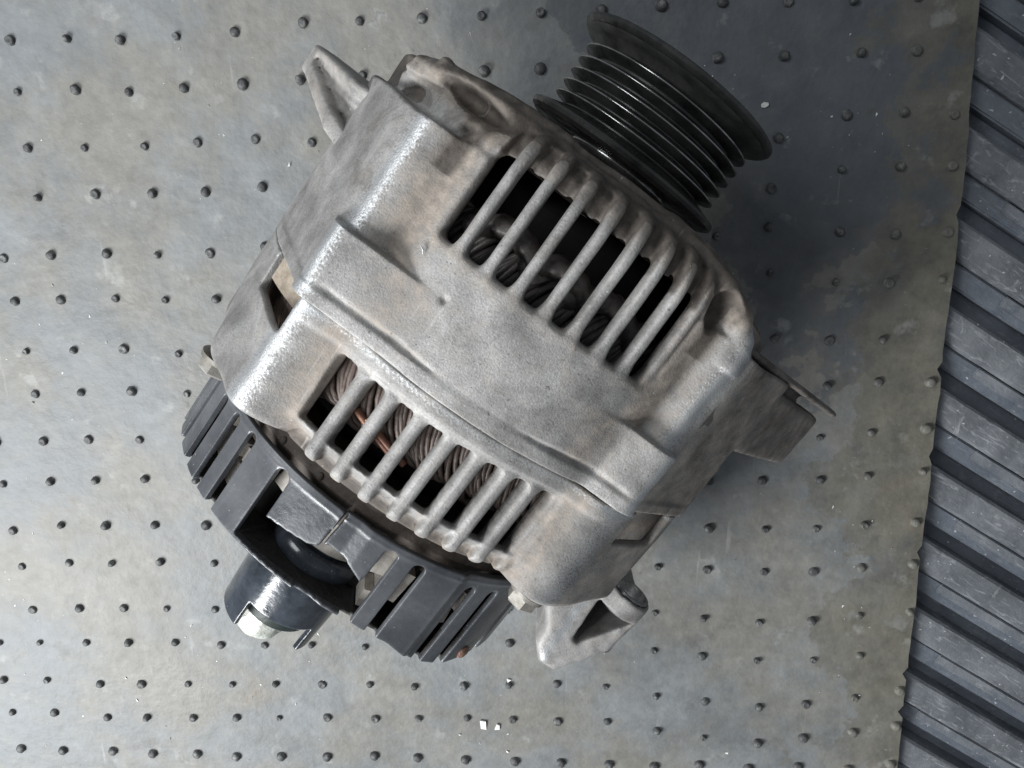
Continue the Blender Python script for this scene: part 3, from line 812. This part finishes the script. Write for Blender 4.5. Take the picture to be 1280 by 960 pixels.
# ---- rear housing
def rear_housing():
    A0, A1, A2 = grids(-36, -0.5, 0.42, (50, 70.5), 0.44, 44, 74)
    f32 = np.float32
    s = A0.astype(f32)[:, None, None]; ph = A1.astype(f32)[None, :, None]; r = A2.astype(f32)[None, None, :]
    p = ph - PH0
    cx, cr = section(67.0, [(-34.6, 64.6), (-32.2, 61.6), (-30, 60.0), (-27, 59.6), (-20, 60.0), (0, 60.3), (20, 60.0), (26, 59.9), (29.5, 61.5), (33, 65.2)], right_wall=66.0, sig=1.4)
    Rb = np.interp(p, cx, cr).astype(f32)
    lipb = 0.9*(1-sstep(-s, 5.8, 7.4))*np.exp(-(np.minimum(np.abs(p)-30, 40).clip(0)/6)**2)
    Rb = Rb + 2.6*np.exp(-((p+57)/7.0)**2)*sstep(-s, 16, 26)
    w = wob(s, ph, r)
    # rear edge: rounded bosses reach back, the middle slopes down
    sE = np.interp(p, *table([(-200, -30), (-72, -28.5), (-62, -31.5), (-52, -32.0), (-44, -32.0), (-38, -31.5), (-30, -31.5), (-20, -31.5), (20, -31.5), (30, -31.5), (40, -33.5), (50, -34.5), (62, -33), (80, -32), (200, -30)], 2.0)).astype(f32)
    mid = np.exp(-(np.maximum(np.abs(p)-27, 0)/4.0)**2)
    slopecut = mid*np.clip(-s-24.8, 0, 12)*0.85
    body = (r - (Rb + lipb - slopecut) + w)*0.9
    f = smax(body, sE - s, 2.6)
    # tapering base ring towards the rear cover
    ring = smax(smax(r - 55.3 + w, -32.6 - s, 1.0), s + 20, .5)
    f = smin(f, ring, 1.0)
    cav = r - np.where(np.abs(p) > 34, Rb - 2.3, np.minimum(56.0, Rb + lipb - 3.6 - slopecut*0.7))
    cav = np.maximum(cav, -33.5 - s)
    f = np.maximum(f, -cav)
    u = np.radians(p)*60.0
    nz = 0.35*np.sin(p*1.9) + 0.3*np.sin(p*4.3+1)
    win = rbox2(s + 16.7, u, 8.8 + 0.12*nz, 30.0, 0.9)
    win = smax(win, 52.5 - r, .2)
    f = smax(f, -win, 0.6)
    centers = [-21.7 + 7.19*k for k in range(7)]
    for c in centers + [28.9]:
        jag = 0.22*np.sin(s*2.1 + c) + 0.15*np.sin(s*4.7 + c*2)
        hw = 1.70 + 0.4*sstep(s, -10, -7.4) + jag*0.22*(r < 58.5)
        d = rbox2(np.radians(p-c)*60.0, r - (59.9 + 0.1*w - 2.4), hw + 0*r, 2.7, 1.5)
        d = smax(d, np.abs(s+18.6) - 12.6 + 0.9*np.clip(r-58.4, 0, 2), 1.2)
        f = smin(f, d, 0.8)
    # rectangular openings beside the seam, left and right
    for p0, p1, s0 in ((-59.5, -38.8, -12.2), (46.5, 64, -12.4)):
        uc = np.radians(p - (p0+p1)/2)*62.0; hu = math.radians(p1-p0)/2*62.0
        wn = smax(rbox2(s + 5.2 - 0, uc, -5.2 - s0, hu, 0.7), 50 - r, .1)
        f = smax(f, -wn, 0.35)
    f = np.maximum(f, s + 2.56 + 0.02*np.sin(ph*1.1))
    f = np.maximum(f, 46 - r)
    V, Q = surfnet(f, A0, A1, A2)
    X = cyl2xyz(V); X = relax(X, Q, 1, 0.4); Q = orient(X, Q)
    pv = V[:, 1]-PH0; sv = V[:, 0]; rv = V[:, 2]
    dirt = 0.16 + 0.55*np.exp(-((np.abs(pv)-30)/3.5)**2) + 0.6*sstep(-sv, 25.5, 31)*(np.abs(pv) < 30)*(rv < 59) + 0.6*sstep(-sv, 31, 34) + 0.3*(pv > 44)*(pv < 100)
    worn = 0.85*np.exp(-((np.abs(pv+0.5)-38.0)/3.4)**2)*(rv > 63)*(pv < 0) + 0.6*np.exp(-((pv-39)/4.5)**2)*(rv > 63) + 0.55*np.exp(-((sv+3.6)/1.3)**2)*(rv > 60.5) + 0.15*(np.abs(pv) < 27)*(rv > 59.5)*(sv < -9)
    grime_dark = 0.75*sstep(-sv, 28.5, 32) *(rv < 58.5) + 0.35*sstep(pv, 44, 54)*(pv < 110) + 0.5*(rv < 57)  # darker brown on the right flank and inner walls as well
    fc = V[Q].mean(1); fp = fc[:, 1]-PH0; fs = fc[:, 0]
    lab = np.zeros(len(Q), np.int32)
    for k, c in enumerate(centers):
        lab[(np.abs(fp-c) < 2.15) & (fs < -8.6) & (fs > -25.0) & (fc[:, 2] > 51.9)] = k+1
    return part(split_parts('rear_housing', X, Q, lab, M_ALU, ALT, 'vent_bar', {'dirt': dirt, 'worn': worn, 'grime_dark': grime_dark}))
rear = rear_housing()

# ---- generic Cartesian SDF part in the machine's own frame
def sdf_part(name, fn, lo, hi, h, mat, parent=None, dirt=0.25, worn=0.0, wornfn=None, grime_dark=0.0):
    A = [np.arange(lo[d], hi[d]+h, h) for d in range(3)]
    X = A[0].astype(np.float32)[:, None, None]; Y = A[1].astype(np.float32)[None, :, None]; Z = A[2].astype(np.float32)[None, None, :]
    f = fn(X, Y, Z)
    V, Q = surfnet(f + 0*X + 0*Y + 0*Z, *A)
    V = relax(V, Q, 10, 0.5); Q = orient(V, Q)
    at = None
    if mat is M_ALU:
        at = {'dirt': np.full(len(V), dirt), 'worn': wornfn(V) if wornfn else np.full(len(V), worn), 'grime_dark': np.full(len(V), grime_dark)}
    me = mesh_np(name, V, Q, None, at)
    o = link(name, me, mat, parent or ALT, False)
    if parent is None: o.location = OFF
    return o
def poly_sdf(x, y, poly):
    """signed distance to a convex-or-not polygon, x,y arrays"""
    d = None; inside = None
    n = len(poly)
    for i in range(n):
        (x0, y0), (x1, y1) = poly[i], poly[(i+1) % n]
        ex, ey = x1-x0, y1-y0
        wx, wy = x-x0, y-y0
        t = np.clip((wx*ex+wy*ey)/(ex*ex+ey*ey), 0, 1)
        dd = (wx-ex*t)**2 + (wy-ey*t)**2
        d = dd if d is None else np.minimum(d, dd)
        c = ((y0 <= y) != (y1 <= y)) & (ex*(y-y0)*np.sign(ey) > ey*np.sign(ey)*(x-x0)) if ey != 0 else np.zeros_like(dd, bool)
        inside = c if inside is None else (inside ^ c)
    return np.where(inside, -np.sqrt(d), np.sqrt(d))

# left mounting lug: a front plate, a slanting web, a ribbed pocket between them
def left_lug(X, S, Z):
    out = poly_sdf(X, Z, [(-40, 26), (-54, 27.2), (-60, 24.5), (-82.5, -11), (-83, -30), (-44, -30)])
    pl = smax(np.abs(S - 36.9 + 0.02*(X+55)) - 1.1, out, 0.6)
    cs = 24.6 + (-X-53)*0.285
    web = smax(np.abs(S - cs)*0.96 - 2.3, out, 0.9)
    tipw = smax(np.maximum(np.maximum(-X - 83.5, X + 79.0), np.abs(S-34.0) - 3.6), out, 0.8)
    flo = out + 0.40*(37.4 - S) + 0.8 + 0.6*np.sin((37.4-S)*2.3 + X*0.10)
    flo = smax(flo, np.maximum(cs - S, S - 36.6), .5)
    f = smin(smin(pl, web, 0.7), smin(tipw, flo, 0.6), 0.7)
    return f + 0.10*np.sin(X*0.9+S)*np.sin(Z*0.7)
sdf_part('mounting_lug', left_lug, (-86, 20, -32), (-42, 40, 42), 0.6, M_ALU, dirt=0.32)

# cast pads under the body that it stands on
def pad(s0):
    zb = -66.0 + 0.04*s0
    def fn(X, S, Z):
        return smax(rbox2(X + 0*Z, S - s0, 11 - 0.10*(Z+62), 5.5, 2.0), np.abs(Z - (zb+6.5)) - 6.4, 0.8)
    return fn
for s0 in (26.0, -19.0):
    sdf_part('support_pad', pad(s0), (-14, s0-8, -70), (14, s0+8, -50), 0.7, M_ALU, dirt=0.4, grime_dark=0.4)

# right mounting lug: broad sloping block with a thin flange in front
def right_lug(X, S, Z):
    nx, nz = math.sin(math.radians(51)), math.cos(math.radians(51))
    top = X*nx + Z*nz - 66.35
    blk = smax(top, np.maximum(X - 96, 40 - X), 0.8)
    blk = smax(blk, np.maximum(19.5 + np.clip(X-72, 0, 40)*0.05 - S, S - 38.5), 0.7)
    blk = smax(blk, -18 - Z - 0.0*X, 0.8)
    hol = np.maximum(np.maximum(np.abs(S-29) - 7.5, X - 93), top + 4.5)
    blk = np.maximum(blk, -hol)
    out = poly_sdf(X, Z, [(38, 44), (47, 44), (58, 33), (99, -12), (100, -19), (60, -24), (44, -10)])
    fl = smax(np.abs(S - 42.2) - 1.0, out, 0.6)
    br = smax(np.abs(S-40.3) - 2.2, poly_sdf(X, Z, [(40, 40), (50, 38), (80, 2), (80, -14), (50, -16)]), .6)
    return smin(smin(blk, fl, 0.6), br, 0.8) + 0.1*np.sin(X*0.7+S*0.8)*np.sin(Z*0.9)
sdf_part('mounting_lug', right_lug, (40, 17, -26), (106, 45, 46), 0.6, M_ALU, dirt=0.45, grime_dark=0.62)  # darker brown overall than the left lug

# rear mounting foot with its bush
def foot(X, S, Z):
    ol = poly_sdf(X, S, [(52, -28), (60, -34), (66.5, -58), (71, -64), (72.5, -71), (77, -76), (83, -76), (93, -60), (94, -46), (89, -40), (80, -38), (70, -26)]) - 0.5
    top = Z - (-8.5 + np.clip(S+48, -30, 0)*0.02 + np.clip((76-X), -20, 20)*0.10)
    f = smax(smax(ol, top, 3.2), -34 - Z, 2.0)
    pk = poly_sdf(X, S, [(78.3, -46.2), (80.2, -62.6), (82.4, -63.8), (90.6, -50.4), (93.5, -46.2)]) + 0.2
    f = smax(f, -smax(pk, -31 - Z, 1.0), 0.45)
    # bored boss
    bx, bz = 85.4, -11.5
    rr = np.sqrt((X-bx)**2 + (Z-bz)**2)
    boss = smax(rr - 7.9, np.abs(S+42.4) - 3.4, 0.6)
    f = smin(f, boss, 0.8)
    f = smax(f, -smax(rr - 6.4, np.abs(S+42) - 7.0, 0.3), 0.4)
    # the open side above the bore
    return f + 0.10*np.sin(X*0.8+S*0.7)*np.sin(Z*0.8+S*0.3)
ft = sdf_part('mounting_foot', foot, (48, -80, -37), (98, -24, 0), 0.5, M_ALU, dirt=0.2,
              wornfn=lambda V: 0.8*np.exp(-((V[:, 0]-(74.5+0.10*(-V[:, 1]-50)))/2.4)**2)*(V[:, 2] > -10))
V, Q = lathe([(-46.0, 5.6), (-46.0, 6.6), (-38.4, 6.6), (-38.4, 5.6)], 40, 85.4, -11.5, True)
o = link('bushing', mesh_np('bushing', V, Q), M_STEEL, ft, False); flat_shade(o)

# ---- through-bolt heads at the rear of both bosses
def bolt(X0, S0, Z0):
    prof = [(S0+6, 2.6), (S0+0.4, 2.6), (S0+0.4, 4.7), (S0-0.7, 4.7), (S0-0.8, 4.0)]
    V, Q = lathe(prof, 32, X0, Z0)
    hx = [(S0-0.8, 4.0), (S0-3.4, 4.0), (S0-4.0, 3.4), (S0-4.0, 0.01)]
    V2, Q2 = lathe(hx, 6, X0, Z0)
    v, q = join([(V, Q), (V2, Q2)])
    o = link('bolt', mesh_np('bolt', v, q), M_BOLT, rear, False); flat_shade(o, 25); return o
for ang, rad, S0 in ((-53.5, 60.0, -32.2), (46.0, 60.0, -34.3)):
    bolt(rad*math.sin(math.radians(ang)), S0, rad*math.cos(math.radians(ang)))

# ---- black rear cover
def rear_cover():
    A0 = np.arange(-70, -36, 0.36)
    A1 = np.concatenate([np.arange(-180, -86, 1.2), np.arange(-86, 86, 0.38), np.arange(86, 181.5, 1.2)])
    A2 = np.concatenate([np.arange(14, 48, 2.0), np.arange(48, 57, 0.36)])
    f32 = np.float32
    s = A0.astype(f32)[:, None, None]; ph = A1.astype(f32)[None, :, None]; r = A2.astype(f32)[None, None, :]
    Ro = np.interp(ph, [-200, -6, -4.05, -3.95, 0.5, 4, 29.2, 30.4, 33, 36, 200], [54.5, 54.6, 54.9, 53.7, 53.5, 54.4, 54.7, 54.9, 53.4, 53.2, 53.4]).astype(f32)
    sB = np.interp(ph, [-200, -80, -60, 12, 24, 36, 48, 60, 200], [-62, -61.8, -60.6, -60.4, -61.8, -66.2, -67.2, -65, -62]).astype(f32)
    bead = 0.18*np.exp(-((s+39.2)/0.4)**2)
    lipr = np.interp(ph, [-24.2, -23.6, 11.9, 12.4], [0, 1, 1, 0]).astype(f32)
    wall = smax(smax(r - Ro - bead, (Ro-1.7) - r, 0.25), smax(sB - s, s + 37.5, .3), 0.35)
    back = smax(np.maximum(sB - s, s - sB - 1.3), smax(r - Ro + 1.9, 20 - r, .2), 0.3)
    backlip = smax(np.maximum(sB - s, s - sB - 1.0), smax(r - Ro + .15, 48 - r, .2), 0.3) + (1-lipr)*9
    f = np.minimum(np.minimum(wall, back), backlip)
    def slot(p0, p1, top, bottom=-80):
        cu = np.radians(ph-(p0+p1)/2)*54.0; hw = math.radians(p1-p0)/2*54.0
        return smax(rbox2(s-(top+bottom)/2, cu, (top-bottom)/2, hw, hw*0.98), (Ro - 2.3) - r, .1)
    slots = [(-63.2, -59.8, -39.6), (-53.3, -49.9, -39.7), (-44.3, -41.0, -39.2), (-36.2, -33.0, -38.9), (8.9, 12.3, -39.3), (16.7, 20.1, -39.4), (34.9, 38.6, -41.3), (44.0, 47.9, -41.6),
             (-73, -69.6, -40), (60, 63, -42)]
    for p0, p1, t in slots:
        f = smax(f, -slot(p0, p1, t), 0.2)
    f = smax(f, -slot(-23.6, -19.4, -39.2, -58), 0.2)
    # the broken-out mouth
    top = np.interp(ph, [-30, -19.45, -19.35, -11.3, -7, -2.7, 2.1, 8.5, 9.2, 14], [-41, -42.5, -50.7, -49.7, -49.1, -46.9, -47.2, -50.3, -41, -41]).astype(f32)
    rag = 0.10*np.sin(ph*2.3) + 0.08*np.sin(ph*5.1+1)
    mouth = np.maximum(np.maximum(s - top, -59.5 + rag*(r > 53) - s), np.maximum(-23.6 - ph, ph - 11.9)*0.95)
    mouth = np.maximum(mouth, 38 - r)
    f = np.maximum(f, -mouth)
    # crack
    f = np.maximum(f, -np.maximum(np.maximum(np.abs(ph+4.0-0.08*(s+42)) - 0.24, -50 - s), s + 37.9)*0.9)
    V, Q = surfnet(f, A0, A1, A2)
    X = cyl2xyz(V); X = relax(X, Q, 1, 0.3); Q = orient(X, Q)
    fc = V[Q].mean(1); lab = np.zeros(len(Q), np.int32)
    for k, (p0, p1, t) in enumerate([(-59.8, -53.3, -41.3), (-49.9, -44.3, -41.2), (-41.0, -36.2, -41), (-33.0, -23.6, -42), (12.3, 16.7, -41), (38.6, 44.0, -43.2), (-69.6, -63.2, -41.5)]):
        lab[(fc[:, 1] > p0-0.3) & (fc[:, 1] < p1+0.3) & (fc[:, 0] < t) & (fc[:, 2] > 52.2)] = k+1
    lab[(fc[:, 2] < 52.6) & (fc[:, 0] < -56)] = 90  # inner back wall gets the plastic with shade painted in
    return part(split_parts('rear_cover', X, Q, lab, M_PLASTIC, ALT, 'slat', special={90: ('back_wall', M_PLASTIC_SHADE)}))
cover = rear_cover()
# rusty screw end by the last slot
o = bm_obj('screw', lambda bm: __import__('bmesh').ops.create_icosphere(bm, subdivisions=2, radius=1.9*MM), M_RUST, cover)
o.scale = (1, 1.1, 0.5); a_ = math.radians(54.0); o.location = (53.4*math.sin(a_)*MM, -63.6*MM, 53.4*math.cos(a_)*MM); o.rotation_euler = (0, a_, 0)

# ---- rectifier / heat sink seen through the gap and the slots
V, Q = lathe([(-30, 40), (-30, 51.0), (-37, 51.0), (-39, 49.5), (-45, 47), (-45, 30)], 120)
sink = part(link('heat_sink', mesh_np('heat_sink', V, Q), M_BROWN, ALT, False)); flat_shade(sink)
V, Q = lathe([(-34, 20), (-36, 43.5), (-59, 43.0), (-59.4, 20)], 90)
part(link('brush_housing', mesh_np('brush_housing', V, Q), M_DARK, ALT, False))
for ang, s0, ln, rad, w in ((-57, -46, 6, 49, 2.4), (-47, -50, 7, 49, 2.6), (-38, -53, 6, 48.5, 2.8), (-35, -46, 4, 49.5, 2.0), (-22, -43.5, 4, 49, 2.2), (11, -45, 7, 49, 2.6), (18, -49, 9, 49, 2.6), (15, -56, 5, 48, 2.4), (37, -52, 8, 48.5, 2.2), (46, -50, 6, 48, 2.2)):
    a_ = math.radians(ang)
    def blk(bm, w=w, ln=ln): prism(bm, [(-w, -ln/2), (w, -ln/2), (w, ln/2), (-w, ln/2)], -6, 1.5)
    o = bm_obj('diode', blk, M_DIODE, sink, 0.5)
    o.location = (rad*math.sin(a_)*MM, s0*MM, rad*math.cos(a_)*MM); o.rotation_euler = (random.uniform(-.1, .1), a_, random.uniform(-.25, .25))
# studs and rivets sitting in the gap
for ang in (-43, -36, -29, -15):
    a_ = math.radians(ang)
    o = bm_obj('rivet', lambda bm: __import__('bmesh').ops.create_icosphere(bm, subdivisions=2, radius=0.9*MM), M_BROWN, sink)
    o.location = (50.9*math.sin(a_)*MM, -36.2*MM, 51.2*math.cos(a_)*MM); o.scale = (1, 1.2, 0.6)

# ---- terminal insulator inside the broken mouth, shroud and terminal behind it
TX, TZ = -3.4, 35.2
V, Q = lathe([(-44, 6), (-44, 11.6), (-52.9, 11.7), (-53.3, 11.2)], 64, TX, TZ)
ins = part(link('terminal_insulator', mesh_np('terminal_insulator', V, Q), M_DIODE, ALT, False)); flat_shade(ins, 30)
V, Q = lathe([(-53.0, 10.0), (-54.3, 10.0), (-54.4, 11.4), (-54.9, 12.2), (-56.2, 12.7), (-58.2, 12.8), (-59.6, 12.3), (-60.3, 10.6), (-60.4, 4)], 72, TX, TZ)
o = link('insulator_cap', mesh_np('insulator_cap', V, Q), M_GLOSS, ins, False); flat_shade(o, 40)
def shroud():
    # half-open tube with a wide notch in its lip
    A0 = np.arange(-85, -58, 0.32); A1 = np.arange(-180, 181.5, 0.8); A2 = np.arange(10, 15.0, 0.25)
    s = A0[:, None, None]; ph = A1[None, :, None]; r = A2[None, None, :]
    f = smax(np.abs(r-12.6-0.048*(s+66)) - 0.75, np.abs(s+71.6) - 11.0 - 0.002*ph, 0.3)
    notch = smax(np.maximum(-26 - ph, ph - 57)*0.2, s + 75.0, 0.5)
    f = smax(f, -notch, 0.2)
    V, Q = surfnet(f, A0, A1, A2)
    X = cyl2xyz(V); X = relax(X, Q, 1, .3); Q = orient(X, Q)
    X = X + np.array([TX-0.6, 0, TZ-0.2])
    return part(link('terminal_shroud', mesh_np('terminal_shroud', X, Q), M_GLOSS, ALT, False))
shroud()
V, Q = lathe([(-60, 9.6), (-79.0, 9.6), (-79.6, 9.0), (-79.6, 0.1)], 48, TX-0.6, TZ-0.2)
part(link('terminal_base', mesh_np('terminal_base', V, Q), simple('dark_green_insulator', (0.012, 0.02, 0.018), (0.03, 0.04, 0.035), 200, 0.4), ALT, False))
V, Q = lathe([(-70, 6.6), (-83.6, 6.4), (-85.2, 5.9), (-86.6, 4.6), (-87.0, 2.4), (-86.8, 0.05)], 40, TX-2.0, TZ+1.6)
V = V + 0.25*np.sin(V[:, [1, 2, 0]]*1.9)*np.sin(V[:, [2, 0, 1]]*1.3)
part(link('terminal_stud', mesh_np('terminal_stud', V, Q), M_TERMINAL, ALT, False))

# ---- stator core, windings, rotor, shaft
V, Q = lathe([(-8.5, 46), (-8.5, 57.2), (-5.4, 57.4), (-5.2, 56.6), (18, 56.2), (18, 46)], 160, closed=True)
core = part(link('stator_core', mesh_np('stator_core', V, Q), M_CORE, ALT, False)); flat_shade(core, 30)
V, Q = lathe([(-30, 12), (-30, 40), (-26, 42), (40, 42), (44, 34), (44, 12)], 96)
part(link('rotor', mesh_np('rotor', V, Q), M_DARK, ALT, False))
V, Q = lathe([(30, 12), (40, 12), (40, 47), (40.8, 47), (41, 12)], 96)

def tan_block(bm):
    pts = [(60.6*math.sin(math.radians(a_)), 60.6*math.cos(math.radians(a_))) for a_ in np.linspace(-53, -36, 7)] + [(50*math.sin(math.radians(a_)), 50*math.cos(math.radians(a_))) for a_ in np.linspace(-36, -53, 5)]
    pr = [bm.verts.new((x*MM, -8.6*MM, z*MM)) for x, z in pts]; qr = [bm.verts.new((x*MM, -1.0*MM, z*MM)) for x, z in pts]
    bm.faces.new(pr); bm.faces.new(qr[::-1])
    for i in range(len(pts)): bm.faces.new((pr[i], pr[(i+1) % len(pts)], qr[(i+1) % len(pts)], qr[i]))
bm_obj('insulator_block', tan_block, M_CORE, core, 0.8)
winding = bpy.data.objects.new('stator_winding', None); col.objects.link(winding); part(winding)
def hairpin(side, seed, n=5):
    r_ = np.random.default_rng(seed); parts = []
    for k in range(n):
        ts = np.linspace(0, 1, 13)
        a0 = math.radians(k*1.25 - 5 + r_.uniform(-.3, .3)); span = math.radians((19 if side < 0 else 13) + r_.uniform(-2.5, 2.5))
        reach = (11.6 if side < 0 else 13.5) + r_.uniform(-1.6, 1.6)
        sk = r_.uniform(-0.05, 0.05)
        path = []
        for t in ts:
            s_ = (-8.2 if side < 0 else 18) + side*(reach*math.sin(math.pi*t)**0.75)
            ang = a0 + (span+sk)*t
            rr = (54.4 if side < 0 else 53.2) - 5.5*t + r_.uniform(-.25, .25) + 0.9*math.sin(math.pi*t)
            path.append((rr*math.sin(ang), s_, rr*math.cos(ang)))
        parts.append(tube(path, 0.66 if side < 0 else 0.9, 7))
    return join(parts)
for side, mat in ((-1, M_WIRE), (1, M_WIREDARK)):
    mss = []
    for sd in range(5):
        V, Q = hairpin(side, 40+sd+side*20, 8)
        me = mesh_np('coil', V, Q); me.materials.append(mat); mss.append(me)
    for k in range(40):
        o = link('coil', mss[(k*3) % 5], None, winding, False)
        o.rotation_euler = (0, math.radians(k*9.0 + random.uniform(-1, 1)), 0)
# two bare copper ends that cross the second slot
V, Q = join([tube([(54*math.sin(math.radians(a)), s_, 54.5*math.cos(math.radians(a))) for a, s_ in zip(np.linspace(-16+d, -3+d, 9), np.linspace(-17.2, -20.6, 9))], 0.85, 8) for d in (0, 3.2)])
link('bare_wire', mesh_np('bare_wire', V, Q), M_COPPER, winding, False)
# front lead loops: fatter dark taped bundles behind the front bars
def tape():
    parts = []
    for c, sp in ((-10, 10), (4, 9), (17, 10)):
        path = [((52.5+1.5*math.sin(t*math.pi))*math.sin(math.radians(c-sp+2*sp*t)), 28.5 + 4.5*math.sin(t*math.pi), (52.5+1.5*math.sin(t*math.pi))*math.cos(math.radians(c-sp+2*sp*t))) for t in np.linspace(0, 1, 19)]
        parts.append(tube(path, 2.6 + 0.25*np.sin(np.arange(19)*2.2), 10))
    return join(parts)
V, Q = tape(); link('taped_lead', mesh_np('taped_lead', V, Q), M_WIREDARK, winding, False)

V, Q = lathe([(-66, 0.1), (-66, 8.5), (30, 8.5), (30, 9.5), (58, 9.5), (58, 15), (60.2, 15), (60.2, 8.5), (84.5, 8.5), (84.8, 8.0), (84.8, 0.1)], 48, 3.0, -2.0)
part(link('shaft', mesh_np('shaft', V, Q), M_STEEL, ALT, False))
V, Q = lathe([(44.5, 9), (44.5, 46), (50.5, 46.5), (52.6, 44), (52.6, 22), (55, 21), (55.5, 9)], 96, 2.0, -1.5)
part(link('bearing_plate', mesh_np('bearing_plate', V, Q), M_BROWN, ALT, False))

# ---- pulley: body, ribs with bright rubbed edges, two flanges
PX, PZ = 3.0, -2.0
def wedge(sc, half, r0, r1, tip):
    return [(sc-half, r0), (sc-tip, r1-0.25), (sc-tip*0.5, r1), (sc+tip*0.5, r1), (sc+tip, r1-0.25), (sc+half, r0)]
V, Q = lathe([(61.5, 9), (61.5, 21.2), (80.2, 21.2), (81.0, 22.4), (82.6, 22.8), (83.4, 22), (83.8, 9)], 160, PX, PZ)
pul = part(link('pulley', mesh_np('pulley', V, Q), M_PULLEY, ALT, False)); flat_shade(pul, 30)
for sc in (65.7, 68.9, 72.1, 75.3, 78.7):
    V, Q = lathe(wedge(sc, 1.5, 21.0, 25.35, 0.30), 180, PX, PZ)
    o = link('rib', mesh_np('rib', V, Q), M_PULLEY, pul, False); flat_shade(o, 50)
    V, Q = lathe([(sc-0.24, 25.20), (sc-0.15, 25.39), (sc+0.15, 25.39), (sc+0.24, 25.20)], 180, PX, PZ)
    e = link('rubbed_edge', mesh_np('rubbed_edge', V, Q), M_STEEL, pul, False)
V, Q = lathe([(59.2, 12), (59.2, 27.6), (60.0, 28.8), (60.8, 29.1), (61.5, 28.8), (63.9, 21.4), (63.8, 12)], 180, PX, PZ)
o = link('flange', mesh_np('flange', V, Q), M_PULLEY, pul, False); flat_shade(o, 30)
V, Q = lathe([(80.2, 21.2), (81.6, 23.6), (82.0, 25.2), (82.5, 27.6), (83.1, 28.8), (83.8, 29.3), (84.5, 29.2), (84.9, 28.4), (84.4, 20), (81, 18)], 180, PX, PZ)
o = link('flange', mesh_np('flange', V, Q), M_PULLEY, pul, False); flat_shade(o, 35)
V, Q = lathe([(80.1, 21.6), (81.5, 23.75), (81.9, 25.3), (82.35, 27.6), (82.7, 28.2)], 180, PX, PZ)
V = V*np.array([1, 1, 1]) + np.array([0, -0.06, 0])
o = link('dusty_channel', mesh_np('dusty_channel', V, Q), M_DUSTY, pul, False)
V, Q = lathe([(81, 11.5), (85.2, 11.5), (86, 10.5), (86, 8)], 6, PX, PZ)
o = part(link('pulley_nut', mesh_np('pulley_nut', V, Q), M_STEEL, ALT, False)); flat_shade(o)

# ------------------------------------------------------------------ crumbs on the sheet
def flake(label, x, y, pts, th=0.5, rot=0.0, tilt=0.15, mat=M_FLAKE):
    def b(bm): prism(bm, pts, 0, th)
    o = bm_obj('paint_flake', b, mat, None, 0.12, 1)
    o.location = (x*MM, y*MM, (float(sheet_top(np.array(x), np.array(y)))+0.15)*MM); o.rotation_euler = (tilt, -tilt*0.6, rot)
    o['label'] = label; o['category'] = 'paint flake'; o['group'] = 'white crumbs on the rubber sheet'
flake('angular white paint flake, larger of the pair below the rear cover', -29.4, -227.2, [(-1.2,-2.2),(1.1,-2.6),(1.5,1.9),(-1.0,2.4)], rot=0.1)
flake('small kite-shaped white flake beside the larger one near the bottom edge', -23.6, -228.1, [(-1.6,-0.9),(0.5,-1.6),(1.7,0.4),(0.9,1.5)], rot=0.5)
flake('oval white crumb right of the black pulley', 66.5, 20.3, [(-1.2,-0.5),(0,-0.9),(1.2,-0.4),(1.2,0.4),(0,0.9),(-1.1,0.5)], rot=0.2)


# fine white grit strewn over sheet and liner
def grit():
    V = []; F = []; n = 0
    clumps = [(rng.uniform(-240, 125), rng.uniform(-250, 60)) for _ in range(34)]
    for _ in range(300):
        if rng.random() < 0.6:
            c_ = clumps[int(rng.integers(len(clumps)))]; x = min(c_[0] + rng.normal(0, 9), 128); y = c_[1] + rng.normal(0, 9)
        else: x = rng.uniform(-240, 125); y = rng.uniform(-255, 60)
        sz = abs(rng.normal(0, 0.16)) + 0.10
        z = float(sheet_top(np.array(x), np.array(y)))
        pts = rng.normal(0, sz, (4, 3)); pts[:, 2] = np.abs(pts[:, 2])*0.7
        V += [(x+a, y+b, z+c) for a, b, c in pts]; F += [(n, n+1, n+2), (n, n+2, n+3), (n, n+3, n+1), (n+1, n+3, n+2)]; n += 4
    me = bpy.data.meshes.new('grit'); me.from_pydata([tuple(np.array(v)*MM) for v in V], [], F)
    o = link('grit', me, M_FLAKE, None, False)
    o['kind'] = 'stuff'; o['label'] = 'fine white grit scattered over the rubber sheet'; o['category'] = 'grit'
grit()
